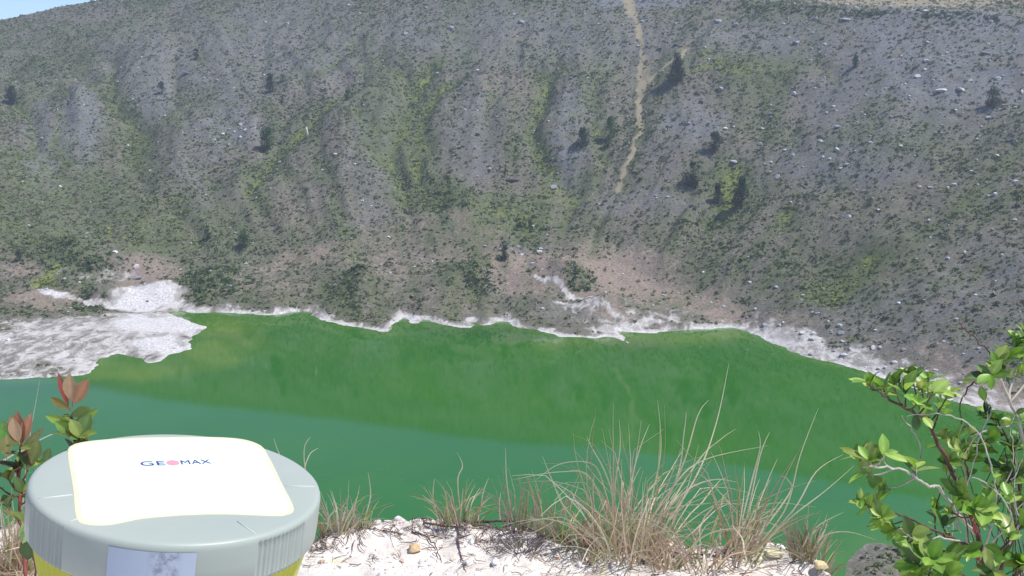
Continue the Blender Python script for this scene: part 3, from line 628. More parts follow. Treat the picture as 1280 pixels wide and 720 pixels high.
for k, a in enumerate([(334, 188, 28, 20, 'r', MG, 'round green tree beside the pale rock cluster on the left slope'), (728, 184, 26, 18, 'cone', DG, 'dark pointed tree alone left of the soil track'), (763, 172, 26, 15, 'cone', LG, 'light green tree between the dark pointed tree and the soil track'),
        (759, 184, 13, 10, 'r', DG, 'small dark bushy tree at the foot of the light green tree'), (846, 104, 36, 22, 'cone', DG, 'leaning dark tree beside the branch of the soil track'), (893, 190, 25, 18, 'r', DG, 'uppermost dark tree of the right of centre cluster'),
        (865, 233, 30, 22, 'r', DG, 'round dark tree leftmost in the cluster right of centre'), (897, 254, 25, 14, 'cone', DG, 'narrow dark tree between two larger ones of the cluster'), (926, 261, 39, 22, 'cone', DG, 'tallest dark tree of the cluster right of centre'),
        (1240, 133, 24, 20, 'r', DG, 'dark tree alone on the upper right slope'), (16, 131, 24, 14, 'r', DG, 'dark tree at the left edge of the upper slope'), (338, 115, 22, 14, 'cone', DG, 'dark tree high on the left slope above the round green one'), (202, 117, 15, 9, 'r', DG, 'small dark tree under the flat dark outcrop'),
        (1069, 85, 16, 10, 'cone', MG, 'small tree high on the right slope below the rim'), (630, 325, 19, 14, 'r', DG, 'dark bushy tree where green hollow meets pink soil'), (305, 309, 20, 20, 'r', MG, 'green bushy tree low on the left slope'), (260, 300, 14, 11, 'r', DG, 'small dark tree left of the low green bushy one'),
        (24, 326, 15, 12, 'r', DG, 'dark bushy tree beside the yellow green patch at lower left'), (246, 74, 15, 8, 'cone', DG, 'slender dark tree near the upper left rim'), (434, 125, 14, 10, 'cone', MG, 'small tree above the central spur'), (1087, 256, 9, 11, 'r', DG, 'low dark bush tree halfway up the right slope'),
        (353, 103, 10, 9, 'r', MG, 'small faint tree right of the high left dark tree'), (353, 128, 7, 6, 'r', DG, 'tiny dark tree below the high left dark tree')]):
    tree(*a, k)
# pale dead stump
p = hit(ZT, 384, 172)[0]; mb = MB(); hh = 13 * project(p)[2] / F
tube(mb, [(0, 0, -.3), (.15, 0, hh * .35), (-.1, .1, hh * .7), (-.25, 0, hh)], [.35, .5, .62, .28], 8)
tube(mb, [(0, 0, hh * .4), (.9, 0, hh * .5), (1.3, .1, hh * .62)], [.2, .12, .05], 6)
o = mb.build('dead_tree_stump', mat_simple('bleached_wood', (.75, .73, .62), .8, .2, .1, 2), loc=(p[0], p[1], p[2])); tag(o, 'bleached white dead stump standing on the left slope', 'stump')

# ---- the pale ledge in front of the camera
LZ = 98.85
ex = np.array([-6, -1.6, -.9, -.53, -.40, -.30, -.2, -.1, -.03, .05, .12, .25, .45, .62, .74, .80, .95, 1.3, 6]); ey = np.array([2.2, 2.6, 2.62, 2.48, 2.56, 2.61, 2.61, 2.57, 2.56, 2.54, 2.50, 2.46, 2.46, 2.50, 2.46, 2.12, 1.98, 1.8, 1.2])
lx = np.concatenate([np.arange(-6, -1.2, .12), np.arange(-1.2, 1.5, .007), np.arange(1.5, 6, .12)]); ly = np.concatenate([np.arange(-5, 1.9, .12), np.arange(1.9, 2.95, .006), np.arange(2.95, 5.2, .1)])
KX, KY = np.meshgrid(lx, ly, indexing='ij')
def ledge_h(X, Y):
    e = np.interp(X, ex, ey) + .05 * fbm(X * 6, Y * 0 + 3, 3, 1) + .018 * fbm(X * 30, Y * 14, 3, 2)
    o = Y - e
    lump = .020 * fbm(X * 5, Y * 5, 3, 3) + .010 * fbm(X * 16, Y * 16, 4, 6) + .003 * fbm(X * 55, Y * 55, 3, 7)
    lip = .022 * np.exp(-((o + .04) / .045) ** 2) * (.5 + vn(X * 9, Y * 3, 12))
    z = LZ + lump + lip - .015
    drop = np.clip(o, 0, None)
    return np.maximum(z - drop * 1.9 - drop ** 2 * .6 + .05 * fbm(X * 9, Y * 9, 3, 17) * (o > 0), LZ - 4 + 0 * z), o
KZ, KO = ledge_h(KX, KY)
m = NT('ledge_ground', .95, .1)
n1 = m.noise(6, 5, .7); n2 = m.noise(38, 6, .75); n3 = m.noise(160, 4, .7)
c = m.mix(m.rng(n1, .35, .65), (.72, .655, .59), (.80, .745, .685)); c = m.mix(m.rng(n2, .58, .72), c, (.55, .42, .38)); c = m.mix(m.rng(m.noise(11, 4), .6, .7), c, (.74, .64, .42))
c = m.mix(m.rng(n3, .60, .72), c, (.30, .25, .24)); m.col(c)
m.bump(m.math('ADD', m.math('MULTIPLY', n2, .6), m.math('MULTIPLY', n3, .4)), 1.0, .006)
LEDGE = m.m
ledge = fast_mesh('ground', np.stack([KX, KY, KZ], -1).reshape(-1, 3), grid_faces(*KX.shape), LEDGE); tag(ledge, kind='structure')
import bisect
LXL, LYL, KL = lx.tolist(), ly.tolist(), KZ
def lz(x, y):
    i = min(max(bisect.bisect(LXL, x) - 1, 0), len(LXL) - 2); j = min(max(bisect.bisect(LYL, y) - 1, 0), len(LYL) - 2)
    a = (x - LXL[i]) / (LXL[i + 1] - LXL[i]); b = (y - LYL[j]) / (LYL[j + 1] - LYL[j])
    return float((KL[i, j] * (1 - a) + KL[i + 1, j] * a) * (1 - b) + (KL[i, j + 1] * (1 - a) + KL[i + 1, j + 1] * a) * b)
def ledge_pt(u_, v_):
    r = ray(u_, v_)
    k0 = 1.2
    while k0 < 3.4:
        q = r * k0
        if q[2] + CAMZ < lz(q[0], q[1]): break
        k0 += .01
    q = r * k0
    if q[1] > float(np.interp(q[0], ex, ey)) + .03 and v_ < 730: return ledge_pt(u_, v_ + 3)
    return Vector((q[0], q[1], lz(q[0], q[1])))
# gravel and litter
N = 3400; x = RNG.uniform(-1.15, 1.1, N); y = RNG.uniform(1.95, 2.85, N); z, oo = ledge_h(x, y); keep = (oo < .05); x, y, z, oo = x[keep], y[keep], z[keep], oo[keep]; n = len(x)
s = np.minimum(RNG.gamma(1.3, .0020, n) + .0010, .011) * (1 + .3 * (oo > -.08)); br = np.clip(RNG.normal(.74, .13, (n, 1)), .2, .88); tint = np.where(RNG.uniform(size=(n, 1)) < .12, np.array([[1.1, .8, .62]]), np.array([[1.0, .955, .93]])); C = br * tint
STONE = mat_vcol('stone', .9, .15, .2, 120)
gr = scatter('gravel', np.stack([x, y, z + s * .2], -1), np.stack([s, s], -1), C, [rock_shape(700 + k) for k in range(8)], STONE, 8); tag(gr, 'pale crumbs and gravel on the white ledge', 'gravel', kind='stuff')
LIT = mat_vcol('dry_litter', .85, .15, .15, 80)
mb = MB()
for i in range(1250):
    x_ = random.uniform(-.75, .95) if i % 3 else random.gauss(random.choice([-.5, -.13, .02, .2, .35, .6]), .07); e_ = float(np.interp(x_, ex, ey)); y_ = e_ - abs(random.gauss(0.03, .13)) + .03
    if y_ < 1.95: continue
    y_ = min(y_, e_ + .01) if i % 2 else e_ - random.uniform(-.02, .07); a = random.uniform(0, 2 * PI); l = random.uniform(.008, .05); z_ = lz(x_, y_) + .003; b_ = random.choice([(.16, .11, .10), (.28, .2, .17), (.42, .34, .27), (.10, .075, .07), (.5, .45, .36)])
    P = [(x_ + math.cos(a + k * .15) * l * k / 3, y_ + math.sin(a + k * .15) * l * k / 3, 0) for k in range(4)]
    P = [(p_[0], p_[1], lz(p_[0], p_[1]) + .002 + random.uniform(0, .006)) for p_ in P]
    r0 = random.uniform(.0005, .0014); tube(mb, P, [r0, r0, r0 * .8, r0 * .4], 4, b_)
o = mb.build('dry_litter', LIT); tag(o, 'dry grass crumbs and twig bits littering the white ledge', 'litter', kind='stuff')
# stones
for k, (u_, v_, wp, col, lab) in enumerate([(519, 690, 22, (.58, .42, .24), 'tan brown stone lying on the white ledge left of centre'), (620, 705, 16, (.62, .60, .62), 'pale grey stone near the bottom edge of the ledge'), (500, 645, 16, (.72, .69, .69), 'pale lump on the lip of the ledge left of the small grass tuft'), (473, 648, 13, (.7, .67, .66), 'small pale lump on the lip of the ledge nearest the receiver'),
        (1027, 690, 20, (.72, .60, .34), 'yellowish stone at the right end of the ledge'), (968, 697, 24, (.70, .62, .40), 'cream yellow stone under the rightmost grass'), (503, 704, 10, (.60, .42, .34), 'small reddish stone in front of the tan stone'), (730, 690, 14, (.5, .4, .35), 'brown stone in front of the big grass clump'), (1005, 675, 26, (.6, .56, .55), 'grey lump under the dry tuft at the ledge end'),
        (440, 665, 10, (.74, .7, .68), 'small white stone by the left tuft'), (585, 660, 12, (.45, .36, .33), 'brown clod behind the tangled roots')]):
    q = ledge_pt(u_, v_); rad = wp * q.y / F / 2
    me = rock_mesh('stone', 800 + k, mat=STONE, col=col); o = link('stone', me, None); o.location = q + Vector((0, 0, rad * .25)); o.scale = (rad, rad * .9, rad * .75); o.rotation_euler = (0, 0, k * 1.3); tag(o, lab, 'stone', 'stones on the ledge')
# roots
ROOT = mat_simple('root_bark', (.17, .12, .115), .9, .1, .35, 90)
def root(pts, r0, lab, side=3):
    mb = MB(); P = []
    for (u_, v_, h) in pts:
        q = ledge_pt(u_, v_); P.append(q + Vector((0, 0, h)))
    C_ = crom(P, 6); C_ = [c_ + Vector((random.gauss(0, .0012), random.gauss(0, .002), random.gauss(0, .0012))) for c_ in C_]; n_ = len(C_)
    tube(mb, C_, [r0 * (1 - .7 * i / n_) for i in range(n_)], 6)
    for s in range(side):
        i = random.randrange(2, n_ - 2); a = random.uniform(0, 6.28); l = random.uniform(.03, .08)
        Q_ = [C_[i] + Vector((math.cos(a) * l * k / 4 + random.gauss(0, .002), math.sin(a) * l * k / 4, random.gauss(0, .002) + .004)) for k in range(5)]
        tube(mb, Q_, [r0 * .5, r0 * .45, r0 * .35, r0 * .25, r0 * .12], 5)
    o = mb.build('dry_root', ROOT); tag(o, lab, 'root', 'dry roots on the ledge')
root([(575, 655, .004), (610, 658, .012), (640, 652, .014), (665, 660, .01), (700, 672, .006), (745, 676, .004)], .0042, 'thickest dry root running along the lip behind the dark tuft')
root([(530, 655, .004), (560, 663, .008), (600, 661, .01), (630, 668, .006)], .003, 'dry root lying behind the tan stone along the lip')
root([(515, 668, .004), (535, 675, .006), (546, 690, .006), (552, 706, .002)], .0028, 'forked dry twig right of the tan stone')
root([(572, 660, .006), (574, 685, .004), (577, 700, .004), (583, 718, .002)], .0026, 'thin dark root running towards the bottom edge at centre')
root([(690, 662, .012), (715, 668, .01), (735, 667, .008), (755, 672, .004)], .003, 'dry root leading into the left side of the big grass clump')
root([(702, 694, .003), (720, 690, .004), (740, 688, .004)], .002, 'short twig right of the dark dry tuft')
root([(450, 662, .004), (480, 668, .004), (505, 672, .004)], .002, 'thin dry twig between left tuft and tan stone')
root([(400, 652, .006), (415, 650, .01), (440, 652, .008)], .003, 'dry root at the foot of the leftmost dry tuft')
root([(800, 705, .006), (860, 700, .012), (910, 704, .008), (950, 706, .004)], .003, 'dry root below the right part of the big grass clump')

# ---- grass
GRASS = mat_vcol('grass_blade', .6, .3, .12, 200, trans=.25, tint=(1, .97, .85))
STRAW = [(.66, .52, .38), (.76, .66, .50), (.56, .39, .29), (.82, .76, .62), (.54, .37, .28), (.72, .60, .42)]; GRN = [(.34, .38, .13), (.46, .48, .22), (.56, .56, .30), (.30, .31, .12)]
def blade(mb, P, w, col):
    P = [Vector(p) for p in P]; n_ = len(P); V_ = []; F_ = []
    for i, p in enumerate(P):
        t = (P[min(i + 1, n_ - 1)] - P[max(i - 1, 0)]).normalized(); s = t.cross(Vector((0.3, 1, .1))).normalized(); nn = s.cross(t)
        ww = w * 1.3 * (1 - (i / (n_ - 1)) ** 2.2) * .5 + .0003
        V_ += [tuple(p - s * ww + nn * ww * .35), tuple(p - nn * ww * .15), tuple(p + s * ww + nn * ww * .35)]
        if i: b = 3 * (i - 1); F_ += [(b, b + 1, b + 4, b + 3), (b + 1, b + 2, b + 5, b + 4)]
    mb.add(V_, F_, col)
def arc_blade(base, az, lean, L_, curl, n_=8, kink=None):
    p = Vector(base); out = [p.copy()]; th = lean; st = L_ / (n_ - 1)
    for i in range(n_ - 1):
        if kink is not None and i == kink: th += random.uniform(.3, .8)
        d = Vector((math.cos(az) * math.sin(th), math.sin(az) * math.sin(th), math.cos(th))); p = p + d * st; out.append(p.copy()); th += curl / (n_ - 1); az += random.gauss(0, .11); th += random.gauss(0, .035)
    return out
def tuft(u_, v_, hp, spread, nd, ng, label, lean=(.05, .6), bend=(0, 1.2), wdt=.0022, extra=(), straw=STRAW, azr=None, seedn=0, dark=False):
    random.seed(900 + seedn)
    b = ledge_pt(u_, v_); dpt = b.y * CP + (CAMZ - b.z) * SP; H = hp * dpt / F; sp = spread * dpt / F
    t = empty('grass_tuft', b)
    for name, cnt, pal in (('dry_blades', nd, straw), ('green_blades', ng, GRN)):
        if not cnt: continue
        mb = MB()
        for i in range(cnt):
            a = random.uniform(0, 2 * PI) if azr is None else random.uniform(*azr); rr_ = sp * math.sqrt(random.random()); ba = random.uniform(0, 2 * PI); bx, by = math.cos(ba) * rr_, math.sin(ba) * rr_ * .5
            if azr is None and random.random() < .6: a = math.atan2(by * .7, bx) + random.gauss(0, .5)
            le = random.uniform(*lean) * (.4 + .6 * rr_ / (sp + 1e-6)) ; L_ = H * (1.15 - .75 * random.random() ** 1.0)
            zb_ = lz(b.x + bx, b.y + by) - b.z
            zb_ = max(zb_, -.06)
            P = arc_blade((bx, by, zb_ - .006), a, le, L_, random.uniform(*bend), 9, random.choice([None, None, None, 4, 5, 6]))
            cc = np.array(random.choice(pal)) * random.uniform(.75, 1.15)
            blade(mb, P, wdt * random.uniform(.6, 1.2), cc)
        mb.build(name, GRASS, t)
    if extra:
        mb = MB()
        for pts in extra:
            P = crom([at(pu_, pv_, dpt + dd) - b for (pu_, pv_, dd) in pts], 5); blade(mb, P, .0026, np.array(random.choice([(.64, .60, .38), (.76, .66, .50), (.66, .62, .42)])))
        mb.build('tall_stalks', GRASS, t)
    tag(t, label, 'grass tuft', 'grass tufts on the ledge'); return t
tuft(422, 652, 62, 26, 56, 12, 'dry reddish straw tuft touching the right side of the receiver', (.1, .7), (-.1, .6), extra=[[(455, 650, 0), (463, 620, 0), (460, 590, 0)], [(412, 652, 0), (385, 600, 0), (380, 562, 0), (388, 546, 0)], [(414, 652, 0), (382, 600, 0), (386, 570, 0), (398, 560, 0)], [(408, 652, 0), (365, 600, 0), (348, 565, 0), (342, 548, 0)]], seedn=1)
tuft(450, 648, 45, 14, 26, 10, 'sparse small tuft between the leftmost dry tuft and the pale lumps', (.1, .8), (0, 1), seedn=2)
tuft(574, 641, 62, 24, 44, 34, 'yellow green tuft standing alone on the lip left of centre', (.05, .55), (0, .9), extra=[[(545, 640, 0), (541, 620, 0), (543, 598, 0)], [(575, 640, 0), (572, 600, 0), (578, 582, 0), (571, 565, .02)], [(600, 640, 0), (604, 615, 0), (611, 597, 0)], [(545, 632, 0), (535, 625, 0), (528, 619, 0)]], seedn=3)
tuft(648, 652, 78, 18, 30, 6, 'brown upright tuft right of the lone yellow green tuft', (.02, .35), (0, .5), extra=[[(640, 650, 0), (633, 600, 0), (632, 560, 0)], [(625, 650, 0), (624, 630, 0), (626, 615, 0)]], straw=[(.46, .31, .25), (.54, .41, .31), (.64, .55, .40)], seedn=4)
tuft(680, 655, 85, 14, 20, 5, 'thin brown upright tuft just left of the big grass clump', (.02, .4), (0, .6), straw=[(.46, .31, .25), (.54, .41, .31), (.64, .55, .40)], seedn=5)
tuft(655, 688, 34, 26, 110, 4, 'dark shaggy dry tuft lying in front of the ledge lip', (.5, 1.3), (.3, 1.2), straw=[(.28, .24, .24), (.36, .31, .30), (.2, .16, .16), (.44, .40, .38)], wdt=.0018, seedn=6)
tuft(720, 668, 75, 26, 60, 40, 'short green and straw tuft at the left foot of the big clump', (.1, .7), (0, 1.1), seedn=7)
tuft(785, 695, 175, 46, 112, 26, 'biggest grass clump with long bent straw blades at the centre right of the ledge', (.05, .95), (-.6, 2.1), wdt=.0021, extra=[
    [(775, 690, 0), (768, 620, 0), (775, 560, 0), (774, 525, 0)], [(795, 690, 0), (815, 620, .02), (826, 560, .04), (822, 500, .05)], [(810, 690, 0), (868, 600, 0), (895, 530, .03), (911, 455, .05)],
    [(800, 690, 0), (850, 590, -.05), (872, 520, -.05), (886, 500, -.05)], [(800, 690, 0), (870, 580, .05), (900, 550, .05), (920, 536, .05)], [(790, 690, 0), (840, 610, -.1), (880, 575, -.1), (960, 557, -.1)],
    [(780, 690, 0), (790, 600, .02), (800, 560, .02), (812, 530, .02)], [(770, 690, 0), (740, 600, 0), (700, 590, 0), (640, 600, 0)], [(775, 690, 0), (755, 610, .05), (740, 580, .05), (700, 580, .05), (670, 600, .05)],
    [(790, 690, 0), (850, 620, -.05), (890, 600, -.05), (922, 603, -.05)], [(785, 690, 0), (760, 600, 0), (740, 560, 0), (733, 545, 0)], [(790, 690, 0), (830, 640, .02), (880, 630, .02), (955, 622, .02)],
    [(765, 690, 0), (710, 640, -.05), (690, 600, -.05), (678, 570, -.05)], [(800, 690, 0), (845, 600, .06), (855, 540, .06), (858, 515, .06)]], seedn=8)
tuft(875, 705, 110, 72, 90, 16, 'low tangled straw spreading right of the biggest clump', (.3, 1.1), (.1, 1.4), wdt=.0026, extra=[[(850, 705, 0), (880, 670, -.05), (930, 660, -.05), (960, 668, -.05)]], seedn=9)
tuft(925, 700, 150, 18, 22, 8, 'tall thin upright stalks between the biggest clump and the ledge end', (.02, .35), (0, .7), wdt=.0026, extra=[[(920, 700, 0), (935, 640, 0), (950, 570, 0), (962, 540, 0)], [(925, 700, 0), (945, 640, .03), (960, 600, .03), (972, 573, .03)], [(930, 700, 0), (980, 640, 0), (1000, 570, 0), (1023, 510, 0)], [(930, 700, 0), (990, 640, -.05), (1020, 590, -.05), (1054, 568, -.05)], [(935, 700, 0), (985, 650, -.08), (1030, 615, -.08), (1068, 582, -.08)], [(915, 700, 0), (940, 600, .04), (950, 560, .04), (948, 538, .04)], [(925, 700, 0), (985, 620, .04), (985, 600, .04), (975, 595, .04)], [(915, 705, 0), (925, 660, .04), (960, 630, .04), (1020, 634, .04)]], seedn=10)
tuft(1012, 692, 68, 24, 90, 22, 'dry brown tuft on the very end of the ledge', (.05, .6), (0, .9), extra=[[(1015, 690, 0), (1030, 670, -.05), (1060, 665, -.05), (1095, 675, -.05)], [(1010, 690, 0), (1020, 660, 0), (1055, 640, 0)]], straw=[(.36, .27, .2), (.46, .37, .28), (.5, .44, .34)], seedn=11)
for k, (u_, v_, hp) in enumerate([(740, 705, 30), (835, 712, 40)]):
    tuft(u_, v_, hp, 16, 30, 12, ['little tuft in front of the biggest clump on its left', 'little tuft in front of the biggest clump on its right'][k], (.1, .9), (0, 1), seedn=12 + k)
tuft(8, 716, 130, 34, 120, 20, 'straw clump at the left edge beside the receiver', (.05, .75), (0, 1.0), wdt=.003, extra=[[(25, 720, 0), (28, 640, 0), (35, 560, 0), (50, 474, 0)], [(26, 720, 0), (26, 650, 0), (20, 600, 0), (12, 570, 0)], [(-30, 620, -.1), (0, 580, -.1), (60, 545, -.1), (110, 528, -.1)], [(-30, 600, -.1), (10, 572, -.1), (50, 555, -.1)], [(-10, 720, 0), (15, 660, 0), (14, 610, 0)]], seedn=15)
tuft(45, 725, 70, 30, 80, 6, 'flattened straw tuft under the left edge of the receiver', (.3, 1.2), (.1, 1.0), wdt=.003, seedn=16)

# ---- shrubs
LEAFM = mat_vcol('shrub_leaf', .38, .5, .14, 60, trans=.30)
TWIG = mat_simple('shrub_bark', (.13, .075, .06), .8, .2, .35, 70); PALE = mat_simple('pale_twig', (.50, .45, .40), .8, .2, .2, 70); REDT = mat_simple('red_twig', (.26, .07, .06), .7, .3, .3, 70)
prof = [(0, .02), (.12, .2), (.3, .40), (.5, .5), (.68, .46), (.84, .28), (.94, .12), (1.0, .01)]
def leaf(mb, base, d, L_, W_, up, col, cup=.25, droop=.25):
    d = Vector(d).normalized(); s = d.cross(Vector(up));
    if s.length < .05: s = d.cross(Vector((1, .2, 0)))
    s.normalize(); n_ = s.cross(d).normalized(); V_ = []; F_ = []
    st = base + d * L_ * -.12
    for i, (t, w) in enumerate(prof):
        c_ = base + d * (L_ * t) - n_ * (droop * L_ * t * t * .5)
        ww = w * W_
        V_ += [tuple(c_ - s * ww + n_ * ww * cup), tuple(c_ - s * ww * .5 + n_ * ww * cup * .35), tuple(c_), tuple(c_ + s * ww * .5 + n_ * ww * cup * .35), tuple(c_ + s * ww + n_ * ww * cup)]
        if i:
            b = 5 * (i - 1); F_ += [(b + k, b + k + 1, b + k + 6, b + k + 5) for k in range(4)]
    cc = np.tile(np.array(col)[None], (len(V_), 1)); cc[2::5] *= 1.25
    mb.add(V_, F_, cc)
    tube(mb, [st, base + d * L_ * .02], [L_ * .018, L_ * .014], 4, col)
LG_ = [(.20, .37, .055), (.15, .28, .05), (.30, .48, .10), (.16, .27, .06), (.42, .56, .15), (.10, .16, .05), (.30, .38, .10)]
def rosette(mb, c_, axis_, n_, L_, pal, spread=(.5, 1.2), wr=.62):
    axis_ = Vector(axis_).normalized(); a0 = axis_.orthogonal().normalized(); b0 = axis_.cross(a0); ph = random.uniform(0, 6.28)
    n_ = int(round(n_ * 1.3))
    for i in range(n_):
        th = ph + i * 2.4; sp = random.uniform(*spread); d = axis_ * math.cos(sp) + (a0 * math.cos(th) + b0 * math.sin(th)) * math.sin(sp)
        pb = c_ - axis_ * (L_ * .16 * (i % 3)) ; l = L_ * random.uniform(.5, 1.2)
        leaf(mb, pb, d, l, l * wr * random.uniform(.85, 1.1), axis_ + Vector((0, 0, .4)), np.array(random.choice(pal)) * random.uniform(.8, 1.2), random.uniform(.1, .45), random.uniform(-.1, .6))
def mkbranch(parent, pts, r0, r1, mat, tips, Lp, pal, along=0, label=None, name='branch'):
    """pts: (u,v,depth); tips: (u,v,depth,n leaves)"""
    o0 = parent.location; C_ = crom([at(*p) - o0 for p in pts], 6); C_ = [c_ + Vector((random.gauss(0, .0015), random.gauss(0, .0015), random.gauss(0, .0015))) for c_ in C_]; n_ = len(C_)
    mb = MB(); tube(mb, C_, [r0 + (r1 - r0) * i / (n_ - 1) for i in range(n_)], 7); lf = MB(); cnt = 0
    for (u_, v_, dp, k) in tips:
        q = at(u_, v_, dp) - o0; j = min(range(n_), key=lambda i: (C_[i] - q).length); s = C_[max(0, j - 2)]
        if (q - s).length > .012: 
            mid = (q + s) / 2 + Vector((0, 0, -.006)); tube(mb, crom([s, mid, q], 4), [r1 * 1.1] * 5 + [r1 * .8] * 4, 5)
        ax_ = (q - s).normalized() + Vector((0, -.25, .6)); rosette(lf, q, ax_, k, Lp * .95 * dp / F, pal, wr=random.uniform(.5, .62)); cnt += k
    for i in range(along):
        j = random.randrange(n_ // 3, n_); d = Vector((random.gauss(0, 1), random.gauss(0, .8), random.gauss(.4, .7))); l = Lp * 1.9 / F * random.uniform(.6, 1.0); leaf(lf, C_[j], d, l, l * .6, (0, -.4, 1), np.array(random.choice(pal)) * random.uniform(.8, 1.2)); cnt += 1
    b = mb.build(name, mat, parent)
    if cnt: lf.build('leaves', LEAFM, b)
    return b
random.seed(42)
bs = at(1228, 772, 2.02); shrub = empty('leafy_shrub', bs); mb = MB(); tube(mb, [(0, 0, .02), (.005, .0, -.1), (0, .01, -.3)], [.008, .011, .014], 8); mb.build('stem_base', TWIG, shrub); tag(shrub, 'leafy green shrub with red brown stems at the lower right', 'shrub')
D = 2.0
mkbranch(shrub, [(1228, 772, D), (1228, 700, D), (1222, 670, D), (1205, 620, D - .03), (1178, 565, D - .05), (1160, 530, D - .06), (1135, 512, D - .08), (1108, 498, D - .09), (1088, 482, D - .1)], .0062, .0016, TWIG,
         [(1086, 478, D - .1, 6), (1103, 484, D - .07, 6), (1118, 482, D - .04, 6), (1132, 488, D - .08, 7), (1140, 470, D - .02, 5), (1152, 484, D - .04, 7), (1166, 490, D - .1, 5), (1160, 472, D, 4), (1186, 492, D - .06, 5), (1148, 503, D - .12, 5), (1176, 506, D - .02, 5)], 27, LG_, 5)
mkbranch(shrub, [(1228, 772, D), (1250, 700, D + .05), (1285, 620, D + .05), (1282, 560, D + .02), (1268, 515, D), (1252, 478, D - .02), (1246, 458, D - .04)], .006, .0018, PALE,
         [(1246, 455, D - .04, 7), (1262, 448, D, 7), (1276, 436, D + .03, 8), (1290, 420, D, 7), (1238, 468, D - .06, 5), (1280, 462, D - .06, 7), (1300, 450, D + .05, 8), (1262, 470, D + .04, 5), (1310, 490, D, 8), (1270, 425, D + .02, 4)], 30, LG_, 2)
mkbranch(shrub, [(1246, 458, D - .02), (1236, 440, D - .02), (1215, 420, D - .03), (1200, 404, D - .04)], .0016, .0009, TWIG, [], 20, LG_, name='dead_twig')
mkbranch(shrub, [(1222, 670, D), (1196, 640, D - .05), (1175, 612, D - .08), (1158, 606, D - .1), (1138, 592, D - .12), (1110, 584, D - .14), (1078, 583, D - .16)], .0036, .0014, PALE,
         [(1085, 574, D - .15, 6), (1100, 570, D - .12, 6), (1108, 566, D - .2, 4), (1072, 570, D - .1, 4), (1082, 592, D - .12, 3), (1145, 585, D - .1, 3), (1106, 610, D - .1, 4)], 29, LG_)
mkbranch(shrub, [(1225, 690, D), (1195, 675, D - .12), (1160, 660, D - .15), (1130, 645, D - .16), (1100, 635, D - .18)], .003, .0013, TWIG,
         [(1082, 632, D - .18, 5), (1094, 628, D - .16, 6), (1102, 645, D - .2, 6), (1118, 660, D - .15, 6), (1096, 655, D - .13, 5), (1140, 668, D - .2, 4), (1075, 625, D - .2, 3)], 26, LG_ + [(.3, .42, .06)])
mkbranch(shrub, [(1228, 740, D - .1), (1200, 715, D - .15), (1175, 700, D - .18), (1155, 700, D - .2)], .003, .0015, TWIG,
         [(1148, 706, D - .2, 6), (1165, 698, D - .22, 6), (1180, 712, D - .2, 6), (1150, 680, D - .16, 4), (1190, 700, D - .14, 5), (1160, 722, D - .2, 5)], 33, LG_)
mkbranch(shrub, [(1222, 670, D), (1215, 650, D - .05), (1212, 625, D - .06), (1208, 612, D - .08)], .003, .0016, REDT,
         [(1202, 620, D - .08, 5), (1218, 632, D - .1, 6), (1228, 640, D - .1, 4), (1190, 640, D - .05, 4), (1235, 615, D + .02, 4)], 32, LG_)
mkbranch(shrub, [(1205, 620, D - .03), (1210, 590, D), (1205, 568, D), (1212, 548, D)], .0024, .0013, REDT,
         [(1200, 562, D - .04, 6), (1214, 566, D, 6), (1226, 558, D + .04, 6), (1195, 545, D, 5), (1216, 540, D + .03, 5), (1180, 545, D + .02, 4), (1238, 548, D, 5), (1186, 575, D - .04, 4)], 25, LG_, 3)
mkbranch(shrub, [(1240, 740, D + .1), (1262, 680, D + .1), (1275, 630, D + .12), (1268, 580, D + .1), (1250, 530, D + .1), (1228, 522, D + .1)], .004, .0015, TWIG,
         [(1232, 518, D + .1, 5), (1245, 530, D + .1, 5), (1268, 560, D + .1, 6), (1278, 590, D + .14, 6), (1262, 600, D + .1, 5), (1274, 640, D + .1, 6), (1250, 585, D + .05, 5), (1284, 530, D + .1, 6)], 25, LG_[:4] + [(.05, .10, .03)], 6)
mkbranch(shrub, [(1250, 760, D), (1280, 700, D), (1310, 640, D), (1330, 560, D), (1320, 500, D)], .005, .002, TWIG, [(1290, 690, D, 6), (1275, 705, D - .05, 5), (1310, 620, D, 7), (1340, 560, D, 8), (1325, 510, D, 8), (1295, 660, D - .05, 6), (1345, 620, D, 7)], 28, LG_, 8)
